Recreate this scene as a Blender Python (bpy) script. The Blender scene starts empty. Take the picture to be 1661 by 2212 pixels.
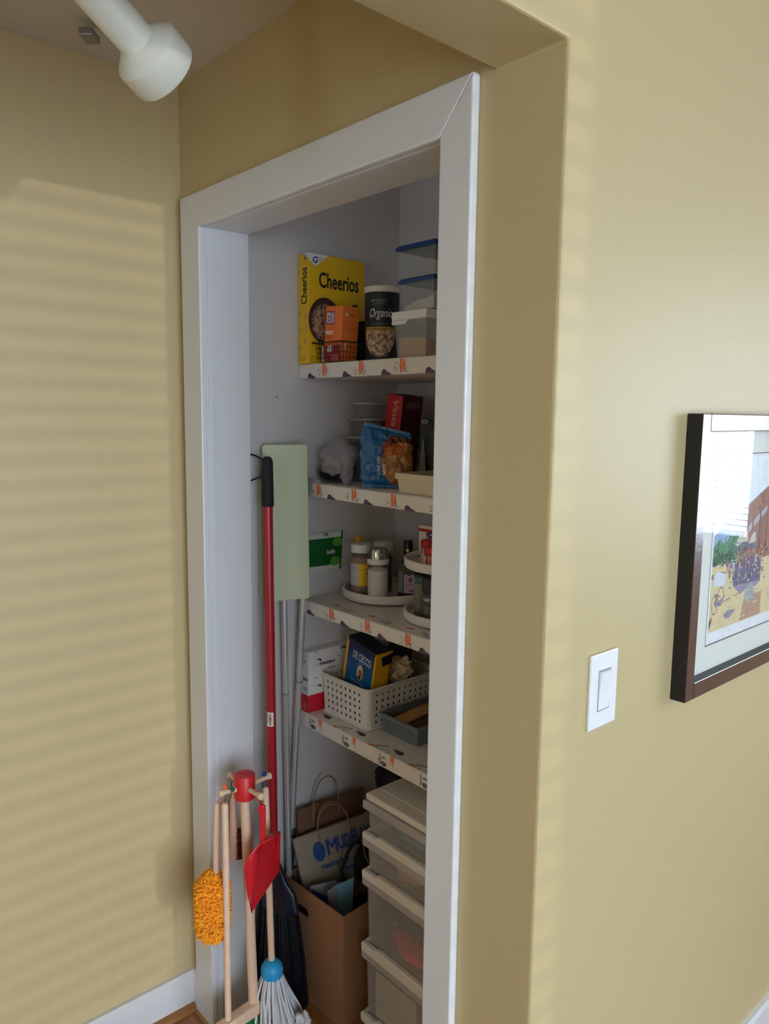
import bpy, bmesh, math, random
from mathutils import Vector as V, Matrix, noise

# ------------------------------------------------------------------ camera, world, light, exposure
S = bpy.context.scene
COL = S.collection
random.seed(7)

cd = bpy.data.cameras.new('camera')
cam = bpy.data.objects.new('camera', cd)
COL.objects.link(cam)
cd.sensor_fit = 'HORIZONTAL'
cd.sensor_width = 36.0
cd.lens = 1640.27 / 1661 * 36.0
cd.clip_start = 0.02
_y, _p, _r = math.radians(41.5955), math.radians(7.3097), math.radians(0.7208)
FW = V((-math.cos(_y) * math.cos(_p), math.sin(_y) * math.cos(_p), -math.sin(_p)))
RT = FW.cross(V((0, 0, 1))).normalized()
UP = RT.cross(FW)
RT2 = RT * math.cos(_r) + UP * math.sin(_r)
UP2 = -RT * math.sin(_r) + UP * math.cos(_r)
cam.matrix_world = Matrix(((RT2.x, UP2.x, -FW.x, 0.6737), (RT2.y, UP2.y, -FW.y, -0.893),
                           (RT2.z, UP2.z, -FW.z, 1.6125), (0, 0, 0, 1)))
S.camera = cam

S.view_settings.view_transform = 'Standard'
S.view_settings.look = 'None'
S.view_settings.gamma = 1
S.view_settings.use_curve_mapping = False
S.view_settings.exposure = 0.24
S.cycles.use_denoising = True
S.cycles.max_bounces = 10
S.cycles.diffuse_bounces = 6
S.cycles.glossy_bounces = 4
S.cycles.transmission_bounces = 6
S.cycles.transparent_max_bounces = 12
S.cycles.sample_clamp_indirect = 6
S.cycles.caustics_reflective = False
S.cycles.caustics_refractive = False

w = bpy.data.worlds.new('sky')
S.world = w
w.use_nodes = True
bg = w.node_tree.nodes['Background']
bg.inputs['Color'].default_value = (0.70, 0.84, 1.0, 1)
bg.inputs['Strength'].default_value = 9.0

# room dimensions (metres).  door wall is y=0, the picture wall is x=P
L, P, WT = 1.087, 0.0255, 0.1284
XI = P - WT
XLO, XLI, XRI, XRO = -1.059, -0.974, -0.193, -0.130
ZTOP, ZIN, HH, ZC, ZC2 = 2.113, 2.040, 2.1106, 2.3804, 2.62
JD = 0.119
XW = -1.02          # pantry left wall
YB = 0.655          # pantry back wall
YN, YF, XF = -3.2, 2.5, 3.6
WIN_F = (-2.6, 0.22, 0.10, 2.40)      # glazed doors in the wall x=XF: y0,y1,z0,z1
WIN_Y = (0.76, 2.35, 1.06, 2.20)      # window in the wall y=YF: x0,x1,z0,z1
WIN_N = (0.50, 0.92, 1.10, 2.10)       # window in the wall y=YN: x0,x1,z0,z1


sd = bpy.data.lights.new('low_sun', 'SUN')
sd.energy = 0.37
sd.color = (1.0, 0.93, 0.82)
sd.angle = math.radians(0.5)
sun = bpy.data.objects.new('low_sun', sd)
sun.rotation_euler = V((-1, -.03, -.012)).to_track_quat('-Z', 'Y').to_euler()
COL.objects.link(sun)


def portal(name, loc, direction, sx, sy):
    ld = bpy.data.lights.new(name, 'AREA')
    ld.shape = 'RECTANGLE'
    ld.size, ld.size_y = sx, sy
    ld.cycles.is_portal = True
    o = bpy.data.objects.new(name, ld)
    o.location = loc
    o.rotation_euler = V(direction).to_track_quat('-Z', 'Y').to_euler()
    COL.objects.link(o)


portal('window_daylight_front', (XF + .06, (WIN_F[0] + WIN_F[1]) / 2, (WIN_F[2] + WIN_F[3]) / 2), (-1, 0, 0),
       WIN_F[1] - WIN_F[0], WIN_F[3] - WIN_F[2])
portal('window_daylight_far', ((WIN_Y[0] + WIN_Y[1]) / 2, YF + .06, (WIN_Y[2] + WIN_Y[3]) / 2), (0, -1, 0),
       WIN_Y[1] - WIN_Y[0], WIN_Y[3] - WIN_Y[2])
portal('window_daylight_near', ((WIN_N[0] + WIN_N[1]) / 2, YN - .06, (WIN_N[2] + WIN_N[3]) / 2), (0, 1, 0),
       WIN_N[1] - WIN_N[0], WIN_N[3] - WIN_N[2])


# ------------------------------------------------------------------ materials
def lin(c):
    r = []
    for x in c[:3]:
        x /= 255.0
        r.append(x / 12.92 if x <= .04045 else ((x + .055) / 1.055) ** 2.4)
    return (*r, 1)


MATS = {}


def mat(name, col, rough=.55, metal=0, bump=0, bscale=200, var=0, vscale=8, spec=.5, detail=3):
    if name in MATS:
        return MATS[name]
    m = bpy.data.materials.new(name)
    m.use_nodes = True
    nt = m.node_tree
    b = nt.nodes['Principled BSDF']
    b.inputs['Base Color'].default_value = lin(col)
    b.inputs['Roughness'].default_value = rough
    b.inputs['Metallic'].default_value = metal
    b.inputs['Specular IOR Level'].default_value = spec
    tc = nt.nodes.new('ShaderNodeTexCoord')
    if var:
        n = nt.nodes.new('ShaderNodeTexNoise')
        n.inputs['Scale'].default_value = vscale
        n.inputs['Detail'].default_value = 4
        nt.links.new(tc.outputs['Object'], n.inputs['Vector'])
        mx = nt.nodes.new('ShaderNodeMix')
        mx.data_type = 'RGBA'
        c = lin(col)
        mx.inputs[6].default_value = tuple(x * (1 - var) for x in c[:3]) + (1,)
        mx.inputs[7].default_value = tuple(min(1, x * (1 + var)) for x in c[:3]) + (1,)
        nt.links.new(n.outputs['Fac'], mx.inputs[0])
        nt.links.new(mx.outputs[2], b.inputs['Base Color'])
    if bump:
        n2 = nt.nodes.new('ShaderNodeTexNoise')
        n2.inputs['Scale'].default_value = bscale
        n2.inputs['Detail'].default_value = detail
        nt.links.new(tc.outputs['Object'], n2.inputs['Vector'])
        bp = nt.nodes.new('ShaderNodeBump')
        bp.inputs['Strength'].default_value = bump
        bp.inputs['Distance'].default_value = .002
        nt.links.new(n2.outputs['Fac'], bp.inputs['Height'])
        nt.links.new(bp.outputs['Normal'], b.inputs['Normal'])
    MATS[name] = m
    return m


def clear_mat(name, col, alpha, rough=.25):
    """cloudy see-through plastic: part of the light passes, the rest is seen as plastic"""
    if name in MATS:
        return MATS[name]
    m = mat(name, col, rough)
    nt = m.node_tree
    b = nt.nodes['Principled BSDF']
    t = nt.nodes.new('ShaderNodeBsdfTransparent')
    mx = nt.nodes.new('ShaderNodeMixShader')
    mx.inputs[0].default_value = alpha
    nt.links.new(t.outputs[0], mx.inputs[1])
    nt.links.new(b.outputs[0], mx.inputs[2])
    nt.links.new(mx.outputs[0], nt.nodes['Material Output'].inputs['Surface'])
    return m


def glass_mat():
    m = bpy.data.materials.new('picture_glass')
    m.use_nodes = True
    nt = m.node_tree
    nt.nodes.remove(nt.nodes['Principled BSDF'])
    t = nt.nodes.new('ShaderNodeBsdfTransparent')
    g = nt.nodes.new('ShaderNodeBsdfGlossy')
    g.inputs['Roughness'].default_value = .003
    f = nt.nodes.new('ShaderNodeFresnel')
    f.inputs['IOR'].default_value = 1.5
    mx = nt.nodes.new('ShaderNodeMixShader')
    ge = nt.nodes.new('ShaderNodeNewGeometry')      # a single sheet: no total reflection from its back
    sb = nt.nodes.new('ShaderNodeMath')
    sb.operation = 'SUBTRACT'
    sb.use_clamp = True
    nt.links.new(f.outputs[0], sb.inputs[0])
    nt.links.new(ge.outputs['Backfacing'], sb.inputs[1])
    nt.links.new(sb.outputs[0], mx.inputs[0])
    nt.links.new(t.outputs[0], mx.inputs[1])
    nt.links.new(g.outputs[0], mx.inputs[2])
    nt.links.new(mx.outputs[0], nt.nodes['Material Output'].inputs['Surface'])
    return m


def wood_mat(name, c1, c2, rough=.4, axis_scale=(2, 40, 40), scale=1.0):
    m = bpy.data.materials.new(name)
    m.use_nodes = True
    nt = m.node_tree
    b = nt.nodes['Principled BSDF']
    b.inputs['Roughness'].default_value = rough
    tc = nt.nodes.new('ShaderNodeTexCoord')
    mp = nt.nodes.new('ShaderNodeMapping')
    mp.inputs['Scale'].default_value = axis_scale
    n = nt.nodes.new('ShaderNodeTexNoise')
    n.inputs['Scale'].default_value = scale
    n.inputs['Detail'].default_value = 6
    cr = nt.nodes.new('ShaderNodeValToRGB')
    cr.color_ramp.elements[0].position = .35
    cr.color_ramp.elements[0].color = lin(c1)
    cr.color_ramp.elements[1].position = .7
    cr.color_ramp.elements[1].color = lin(c2)
    nt.links.new(tc.outputs['Object'], mp.inputs['Vector'])
    nt.links.new(mp.outputs[0], n.inputs['Vector'])
    nt.links.new(n.outputs['Fac'], cr.inputs[0])
    nt.links.new(cr.outputs[0], b.inputs['Base Color'])
    return m


def speckle_mat(name, c1, c2, scale=120, rough=.6, lo=.4, hi=.6):
    m = wood_mat(name, c1, c2, rough, (1, 1, 1), scale)
    cr = [n for n in m.node_tree.nodes if n.type == 'VALTORGB'][0]
    cr.color_ramp.elements[0].position = lo
    cr.color_ramp.elements[1].position = hi
    return m


PAINT = mat('mustard_wall_paint', (199, 180, 135), .47, bump=.22, bscale=260, spec=.45, detail=2)
CEIL = mat('ceiling_paint', (206, 198, 188), .8, bump=.1, bscale=160)
TRIM = mat('white_trim_paint', (222, 222, 224), .32, bump=.02, bscale=60)
PANTRY = mat('pantry_wall_paint', (208, 203, 202), .6, bump=.12, bscale=220)
PAPER = mat('shelf_liner', (226, 220, 214), .5)
WHITE = mat('white_plastic', (232, 232, 232), .35)
OFFWHITE = mat('offwhite_plastic', (226, 222, 214), .35)
BLACK = mat('black_plastic', (14, 14, 16), .4)
MATTEBLACK = mat('matte_black', (17, 18, 20), .65)
WOODTOY = wood_mat('pale_beech', (222, 186, 156), (236, 206, 180), .5, (60, 60, 3), 1)
REDTOY = mat('red_paint', (214, 36, 40), .38)
STEEL = mat('brushed_steel', (190, 192, 196), .28, 1)
GREYSTEEL = mat('grey_metal', (150, 152, 156), .4, .7)


# ------------------------------------------------------------------ mesh building
class MB:
    def __init__(self):
        self.v, self.f, self.mi = [], [], []

    def add(self, vs, fs, mi=0, M=None):
        b = len(self.v)
        for p in vs:
            p = V(p)
            self.v.append(M @ p if M else p)
        for f in fs:
            self.f.append([b + i for i in f])
            self.mi.append(mi)
        return self

    def box(self, x0, x1, y0, y1, z0, z1, mi=0, M=None):
        vs = [(x, y, z) for x in (x0, x1) for y in (y0, y1) for z in (z0, z1)]
        fs = [(0, 1, 3, 2), (4, 6, 7, 5), (0, 4, 5, 1), (2, 3, 7, 6), (0, 2, 6, 4), (1, 5, 7, 3)]
        return self.add(vs, fs, mi, M)

    def hexa(self, p, mi=0):
        """8 corners: bottom 4 ccw then top 4 ccw"""
        return self.add(p, [(3, 2, 1, 0), (4, 5, 6, 7), (0, 1, 5, 4), (1, 2, 6, 5), (2, 3, 7, 6), (3, 0, 4, 7)], mi)

    def slab(self, O, U, Vv, N, w, h, d, mi=0):
        """front face w*h at O spanned by U,V; depth d behind it"""
        O, U, Vv, N = V(O), V(U), V(Vv), V(N)
        q = [O, O + U * w, O + U * w + Vv * h, O + Vv * h]
        return self.add([*q, *[p - N * d for p in q]],
                        [(0, 1, 2, 3), (5, 4, 7, 6), (4, 0, 3, 7), (1, 5, 6, 2), (3, 2, 6, 7), (4, 5, 1, 0)], mi)

    def tube(self, pts, r, n=8, mi=0, cap=True):
        pts = [V(p) for p in pts]
        m = len(pts)
        rs = r if isinstance(r, (list, tuple)) else [r] * m
        vs, fs = [], []
        t0 = (pts[1] - pts[0]).normalized()
        a = t0.orthogonal().normalized()
        for i, p in enumerate(pts):
            t = (pts[min(i + 1, m - 1)] - pts[max(i - 1, 0)]).normalized()
            a = (a - t * a.dot(t))
            a = a.normalized() if a.length > 1e-6 else t.orthogonal().normalized()
            b = t.cross(a)
            for k in range(n):
                an = 2 * math.pi * k / n
                vs.append(p + (a * math.cos(an) + b * math.sin(an)) * rs[i])
        for i in range(m - 1):
            for k in range(n):
                k2 = (k + 1) % n
                fs.append((i * n + k, i * n + k2, (i + 1) * n + k2, (i + 1) * n + k))
        if cap:
            fs.append(tuple(range(n))[::-1])
            fs.append(tuple((m - 1) * n + k for k in range(n)))
        return self.add(vs, fs, mi)

    def lathe(self, prof, c, n=24, axis=(0, 0, 1), mi=0, mfn=None, cap0=True, cap1=True):
        """prof: list of (radius, height along axis)"""
        ax = V(axis).normalized()
        a = ax.orthogonal().normalized()
        b = ax.cross(a)
        c = V(c)
        base = len(self.v)
        for r, h in prof:
            for k in range(n):
                an = 2 * math.pi * k / n
                self.v.append(c + ax * h + (a * math.cos(an) + b * math.sin(an)) * r)
        m = len(prof)
        for i in range(m - 1):
            for k in range(n):
                k2 = (k + 1) % n
                self.f.append([base + i * n + k, base + i * n + k2, base + (i + 1) * n + k2, base + (i + 1) * n + k])
                self.mi.append(mfn(i) if mfn else mi)
        if cap0:
            self.f.append([base + k for k in range(n)][::-1])
            self.mi.append(mfn(0) if mfn else mi)
        if cap1:
            self.f.append([base + (m - 1) * n + k for k in range(n)])
            self.mi.append(mfn(m - 2) if mfn else mi)
        return self

    def prism(self, poly, O, U, Vv, depth, mi=0):
        """polygon (u,v) on plane O,U,V extruded by vector depth"""
        O, U, Vv, D = V(O), V(U), V(Vv), V(depth)
        q = [O + U * u + Vv * v for u, v in poly]
        n = len(q)
        fs = [tuple(range(n)), tuple(range(2 * n - 1, n - 1, -1))]
        for i in range(n):
            j = (i + 1) % n
            fs.append((i, i + n, j + n, j))
        return self.add(q + [p + D for p in q], fs, mi)

    def blob(self, c, rad, amp=.25, freq=18, seed=0, sub=4, mi=0, squash=None):
        bm = bmesh.new()
        bmesh.ops.create_icosphere(bm, subdivisions=sub, radius=1)
        vs = []
        for vt in bm.verts:
            d = vt.co.normalized()
            k = 1 + amp * (noise.noise(d * freq * .12 + V((seed, seed * 1.7, 0))) +
                           .6 * noise.noise(d * freq * .35 + V((0, seed, 3))) +
                           .35 * abs(noise.noise(d * freq * .8 + V((seed, 2, 0)))))
            p = V((d.x * rad[0], d.y * rad[1], d.z * rad[2])) * k
            if squash is not None and p.z < squash:
                p.z = squash
            vs.append(V(c) + p)
        bm.verts.index_update()
        fs = [[vv.index for vv in f.verts] for f in bm.faces]
        bm.free()
        return self.add(vs, fs, mi)


OFF = {}


def meta(o, label=None, cat=None, group=None, kind=None):
    if label:
        o['label'] = label
    if cat:
        o['category'] = cat
    if group:
        o['group'] = group
    if kind:
        o['kind'] = kind
    return o


def thing(name, label, cat, loc, group=None, kind=None):
    o = bpy.data.objects.new(name, None)
    o.empty_display_size = .02
    o.location = loc
    COL.objects.link(o)
    OFF[o.name] = V(loc)
    return meta(o, label, cat, group, kind)


def build(name, mb, mats, parent=None, smooth=0, bevel=0, loc=None, bseg=2, solid=0, kind=None, label=None):
    """one mesh object; vertices are given in room coordinates"""
    off = OFF[parent.name] if parent else V(loc or (0, 0, 0))
    me = bpy.data.meshes.new(name)
    me.from_pydata([tuple(p - off) for p in mb.v], [], mb.f)
    if not isinstance(mats, (list, tuple)):
        mats = [mats]
    for m in mats:
        me.materials.append(m)
    if len(mats) > 1:
        me.polygons.foreach_set('material_index', mb.mi)
    if smooth:
        me.polygons.foreach_set('use_smooth', [True] * len(me.polygons))
        me.set_sharp_from_angle(angle=math.radians(smooth))
    me.validate()
    o = bpy.data.objects.new(name, me)
    COL.objects.link(o)
    if parent:
        o.parent = parent
    else:
        o.location = off
    OFF[o.name] = off
    if solid:
        md = o.modifiers.new('solid', 'SOLIDIFY')
        md.thickness = solid
        md.offset = 0
    if bevel:
        md = o.modifiers.new('bevel', 'BEVEL')
        md.width = bevel
        md.segments = bseg
        md.limit_method = 'ANGLE'
        md.harden_normals = False
    if kind:
        o['kind'] = kind
    if label:
        o['label'] = label
    return o


TXT = {}


def text_geo(s, bold=0.0, shear=0.0):
    key = (s, bold, shear)
    if key in TXT:
        return TXT[key]
    cu = bpy.data.curves.new('t', 'FONT')
    cu.body = s
    cu.size = 1
    cu.offset = bold
    cu.shear = shear
    cu.resolution_u = 3
    ob = bpy.data.objects.new('t', cu)
    COL.objects.link(ob)
    dg = bpy.context.evaluated_depsgraph_get()
    me = bpy.data.meshes.new_from_object(ob.evaluated_get(dg))
    vs = [(q.co.x, q.co.y) for q in me.vertices]
    fs = [tuple(f.vertices) for f in me.polygons]
    bpy.data.objects.remove(ob)
    bpy.data.curves.remove(cu)
    bpy.data.meshes.remove(me)
    x0, x1 = min(q[0] for q in vs), max(q[0] for q in vs)
    y0, y1 = min(q[1] for q in vs), max(q[1] for q in vs)
    vs = [((a - x0) / (x1 - x0), (b - y0) / (y1 - y0)) for a, b in vs]
    TXT[key] = (vs, fs)
    return TXT[key]


class Print:
    """flat printing laid on a surface: mapping (u,v,e) -> room point"""

    def __init__(self, fn):
        self.fn, self.mb, self.mats, self.e, self.step = fn, MB(), [], .0003, .00003

    def _m(self, m):
        if m not in self.mats:
            self.mats.append(m)
        return self.mats.index(m)

    def _put(self, vs, fs, m):
        self.mb.add([self.fn(a, b, self.e) for a, b in vs], fs, self._m(m))
        self.e += self.step
        return self

    def poly(self, pts, m):
        return self._put(pts, [tuple(range(len(pts)))], m)

    def rect(self, u0, u1, v0, v1, m, nu=1):
        vs = [(u0 + (u1 - u0) * i / nu, vv) for vv in (v0, v1) for i in range(nu + 1)]
        return self._put(vs, [(i, i + 1, nu + 2 + i, nu + 1 + i) for i in range(nu)], m)

    def ell(self, cu, cv, ru, rv, m, n=24, rot=0, a0=0, a1=360):
        pts = []
        k = n if a1 - a0 >= 360 else n + 1
        for i in range(k):
            an = math.radians(a0 + (a1 - a0) * i / n)
            x, y = math.cos(an) * ru, math.sin(an) * rv
            c, s = math.cos(rot), math.sin(rot)
            pts.append((cu + x * c - y * s, cv + x * s + y * c))
        return self.poly(pts, m)

    def ring(self, cu, cv, ru, rv, t, m, n=24):
        vs, fs = [], []
        for i in range(n):
            an = 2 * math.pi * i / n
            for k in (1, 1 - t):
                vs.append((cu + math.cos(an) * ru * k, cv + math.sin(an) * rv * k))
        for i in range(n):
            j = (i + 1) % n
            fs.append((2 * i, 2 * j, 2 * j + 1, 2 * i + 1))
        return self._put(vs, fs, m)

    def text(self, s, u0, u1, v0, v1, m, bold=0, shear=0, rot=0):
        vs, fs = text_geo(s, bold, shear)
        if rot == 0:
            q = [(u0 + a * (u1 - u0), v0 + b * (v1 - v0)) for a, b in vs]
        elif rot == 90:     # reads upwards
            q = [(u1 - b * (u1 - u0), v0 + a * (v1 - v0)) for a, b in vs]
        else:               # reads downwards
            q = [(u0 + b * (u1 - u0), v1 - a * (v1 - v0)) for a, b in vs]
        return self._put(q, fs, m)

    def done(self, name, parent, kind=None):
        return build(name, self.mb, self.mats, parent)


def plane(O, U, Vv, w, h):
    O, U, Vv = V(O), V(U).normalized(), V(Vv).normalized()
    N = U.cross(Vv)
    return lambda u, v, e: O + U * (u * w) + Vv * (v * h) + N * e


def can_map(c, r, z0, h, a0, a1):
    """u runs from angle a0 to a1 (degrees) round a can"""
    c = V(c)

    def fn(u, v, e):
        an = math.radians(a0 + (a1 - a0) * u)
        return V((c.x + math.cos(an) * (r + e), c.y + math.sin(an) * (r + e), z0 + h * v))
    return fn


class Carton:
    """printed box: O = front bottom left, U right, Vv up, front normal U x V, depth d"""

    def __init__(self, parent, O, U, Vv, w, h, d, mats, name='carton', bevel=.0012):
        self.O, self.U, self.V = V(O), V(U).normalized(), V(Vv).normalized()
        self.N = self.U.cross(self.V).normalized()
        self.w, self.h, self.d, self.parent = w, h, d, parent
        mb = MB()
        mb.slab(self.O, self.U, self.V, self.N, w, h, d)
        # front, back, left, right, top, bottom
        ms = mats if isinstance(mats, list) else [mats] * 6
        uniq = []
        for m in ms:
            if m not in uniq:
                uniq.append(m)
        mb.mi = [uniq.index(m) for m in ms]
        build(name, mb, uniq, parent, bevel=bevel)

    def front(self):
        return Print(plane(self.O, self.U, self.V, self.w, self.h))

    def right(self):
        return Print(plane(self.O + self.U * self.w, -self.N, self.V, self.d, self.h))

    def left(self):
        return Print(plane(self.O - self.N * self.d, self.N, self.V, self.d, self.h))

    def top(self):
        return Print(plane(self.O + self.V * self.h, self.U, -self.N, self.w, self.d))


def pillow(O, U, Vv, w, h, d, seal=.07, amp=.006, seed=0, nu=22, nv=26, mfn=None, pinch=0, sag=0, gusset=.5, slope=0):
    """a filled bag: O bottom-left, U right, V up; bulges by d both ways; returns MB"""
    O, U, Vv = V(O), V(U).normalized(), V(Vv).normalized()
    N = U.cross(Vv).normalized()
    mb = MB()
    for side in (1, -1):
        vs, fs, ms = [], [], []
        for j in range(nv + 1):
            for i in range(nu + 1):
                u, v = i / nu, j / nv
                e = max(0, math.sin(math.pi * u)) ** gusset
                vv = min(1, max(0, (v - seal) / (1 - 2 * seal)))
                g = max(0, math.sin(math.pi * vv)) ** .45
                t = d * e * g * (1 + sag * (.5 - v))
                edge = min(1, 6 * min(u, 1 - u, v, 1 - v))
                p = O + U * (w * (u + pinch * (.5 - u) * (1 - g))) + Vv * (h * v * (1 - slope * u))
                k = noise.noise(V((u * 5 + seed, v * 5, side))) + .6 * noise.noise(V((u * 13, v * 13 + seed, side * 2)))
                crease = -abs(noise.noise(V((u * 4 + v * 5 + seed, v * 3 - u * 4, side)))) * 1.1
                p = p + N * side * (t + amp * (k + crease) * edge) + U * (amp * .8 * noise.noise(V((v * 9, seed, u))))
                vs.append(p)
        for j in range(nv):
            for i in range(nu):
                a = j * (nu + 1) + i
                q = (a, a + 1, a + nu + 2, a + nu + 1)
                fs.append(q if side == 1 else q[::-1])
                ms.append(mfn((i + .5) / nu, (j + .5) / nv, side) if mfn else 0)
        b = len(mb.v)
        mb.v += vs
        for f, m in zip(fs, ms):
            mb.f.append([b + k for k in f])
            mb.mi.append(m)
    return mb


def open_tray(x0, x1, y0, y1, z0, z1, t=.003, taper=.0, lip=0.0):
    """an open box with inner walls (outer, inner, floor)"""
    mb = MB()

    def ring(dx, z):
        return [V((x0 - dx, y0 - dx, z)), V((x1 + dx, y0 - dx, z)), V((x1 + dx, y1 + dx, z)), V((x0 - dx, y1 + dx, z))]
    rs = [ring(-taper, z0), ring(0, z1)]
    if lip:
        rs = [ring(-taper, z0), ring(-.0005, z1 - lip), ring(.004, z1 - lip), ring(.004, z1)]
    rs += [ring(-t, z1), ring(-t - taper, z0 + t)]
    vs = [p for r in rs for p in r]
    fs = [(3, 2, 1, 0)]
    for i in range(len(rs) - 1):
        for k in range(4):
            k2 = (k + 1) % 4
            fs.append((i * 4 + k, i * 4 + k2, i * 4 + 4 + k2, i * 4 + 4 + k))
    b = (len(rs) - 1) * 4
    fs.append((b, b + 1, b + 2, b + 3))
    return mb.add(vs, fs)


def perforated(mb, O, U, Vv, w, h, nc, nr, hu=.34, hv=.4, mu=.02, mv=.012):
    """sheet with nc x nr square holes"""
    O, U, Vv = V(O), V(U).normalized(), V(Vv)
    cu, cv = (w - 2 * mu) / nc, (1 - 2 * mv / h) / nr
    us = [0]
    for i in range(nc):
        a = mu + cu * i
        us += [a + cu * (1 - hu) / 2, a + cu * (1 + hu) / 2]
    us.append(w)
    vs_ = [0]
    for j in range(nr):
        a = mv / h + cv * j
        vs_ += [a + cv * (1 - hv) / 2, a + cv * (1 + hv) / 2]
    vs_.append(1)
    vs = [O + U * u + Vv * v for v in vs_ for u in us]
    n = len(us)
    fs = []
    for j in range(len(vs_) - 1):
        for i in range(n - 1):
            if i % 2 == 1 and j % 2 == 1:
                continue
            a = j * n + i
            fs.append((a, a + 1, a + n + 1, a + n))
    mb.add(vs, fs)


def dup_tree(o, loc, label=None, group=None):
    c = o.copy()
    COL.objects.link(c)
    c.location = loc
    if label:
        c['label'] = label
    if group:
        c['group'] = group
    OFF[c.name] = V(loc)
    for ch in list(o.children):
        d = ch.copy()
        COL.objects.link(d)
        d.parent = c
        for g in list(ch.children):
            e = g.copy()
            COL.objects.link(e)
            e.parent = d
    return c


# ------------------------------------------------------------------ the room
def struct(name, mb, m, bevel=0):
    o = build(name, mb, m, bevel=bevel)
    o['kind'] = 'structure'
    return o


# floor: boards as separate planks near the door, one sub-floor beneath
fl = struct('floor', MB().box(-1.25, XF + .1, YN - .1, YF + .1, -.06, -.012),
            wood_mat('subfloor', (120, 78, 44), (140, 92, 52)))
OAK = [wood_mat('oak_board_%s' % n, c1, c2, .3, (3, 60, 60)) for n, c1, c2 in
       (('amber', (150, 98, 50), (184, 128, 74)), ('honey', (160, 108, 58), (192, 138, 84)),
        ('brown', (138, 88, 46), (172, 118, 68)))]
pw = .058
proto = {}
yy = -.72
row = 0
while yy < YB - .01:
    x = -1.16 - random.random() * .25
    while x < 0.7:
        ln = .55 + .35 * random.random()
        a, b = max(x, -L + .001), x + ln - .0012
        if b > a + .02 and not (yy + pw > 0 and b < XW):
            if yy + pw > JD:
                a2, b2 = max(a, XW + .001), min(b, XI - .001)
            else:
                a2, b2 = a, b
            if b2 > a2 + .03:
                build('plank', MB().box(a2, b2, yy, yy + pw - .0012, -.012, 0), random.choice(OAK), fl, bevel=.0008, bseg=1)
        x += ln
    yy += pw
    row += 1
o = build('floor_boards', MB().box(-L, XF, YN, -.724, -.012, 0).box(.71, XF, -.724, YF, -.012, 0).box(P, .71, YB, YF, -.012, 0),
          OAK[1], fl)
rug = thing('added_dark_rug', 'unseen dark brown rug added on the living room floor to cut bounced light', 'rug', (1.8, -.3, 0))  # unseen dark slab, added only to cut light bounced off the floor
build('added_rug_slab', MB().box(.35, 3.3, -2.7, 2.1, 0, .012), mat('added_rug_brown', (66, 54, 48), .95, bump=.8, bscale=400), rug, bevel=.004)

struct('ceiling_alcove', MB().box(-L - .1, XI, YN, .0, ZC, ZC + .05), CEIL)
struct('ceiling_room', MB().box(XI, XF + .1, YN, YF + .1, ZC2, ZC2 + .05), CEIL)
struct('wall_left', MB().box(-L - .1, -L, YN, 0.02, 0, ZC), PAINT)
# door wall with its opening
XJ0, XJ1 = XLI - .02, XRI + .02
struct('wall_back', MB().box(-L - .1, XJ0, 0, JD, 0, ZC + .05).box(XJ1, P - .005, 0, .02, 0, HH - .0002).box(XJ1, XI, .02, JD, 0, HH - .0002).box(XJ1, XI, 0, JD, HH - .0002, ZC + .05)
       .box(XJ0, XJ1, 0, JD, ZIN + .02, ZC + .05), PAINT)
# picture wall with the header over the wide opening
poly = [(YN, HH), (.0004, HH), (.0004, 0), (YF, 0), (YF, ZC2), (YN, ZC2)]
struct('wall_right', MB().prism(poly, (P, 0, 0), (0, 1, 0), (0, 0, 1), (-WT, 0, 0)), PAINT, bevel=.004)
x0, x1, z0, z1 = WIN_N
struct('wall_near', MB().box(-L - .1, x0, YN - .1, YN, 0, ZC2).box(x1, XF + .1, YN - .1, YN, 0, ZC2)
       .box(x0, x1, YN - .1, YN, 0, z0).box(x0, x1, YN - .1, YN, z1, ZC2), PAINT)
y0, y1, z0, z1 = WIN_F
struct('wall_front', MB().box(XF, XF + .1, YN, y0, 0, ZC2).box(XF, XF + .1, y1, YF, 0, ZC2)
       .box(XF, XF + .1, y0, y1, 0, z0).box(XF, XF + .1, y0, y1, z1, ZC2), PAINT)
x0, x1, z0, z1 = WIN_Y
struct('wall_far', MB().box(P - WT, x0, YF, YF + .1, 0, ZC2).box(x1, XF + .1, YF, YF + .1, 0, ZC2)
       .box(x0, x1, YF, YF + .1, 0, z0).box(x0, x1, YF, YF + .1, z1, ZC2), PAINT)
# pantry shell
struct('wall_pantry_left', MB().box(XW - .05, XW, JD, YB + .05, 0, 2.45), PANTRY)
struct('wall_pantry_back', MB().box(XW, XI + .0, YB, YB + .05, 0, 2.45), PANTRY)
struct('wall_pantry_right', MB().box(XI - .012, XI - .0005, JD, YB, 0, 2.45), PANTRY)
struct('ceiling_pantry', MB().box(XW - .05, XI, JD, YB + .05, 2.45, 2.5), PANTRY)

# white door frame
df = thing('door_1', None, None, (-.58, 0, 0), kind='structure')
CT = .0165


def casing_prof(name, poly):
    build('casing', MB().prism(poly, (0, -CT, 0), (1, 0, 0), (0, 0, 1), (0, CT, 0)), TRIM, df, bevel=.003)


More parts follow.
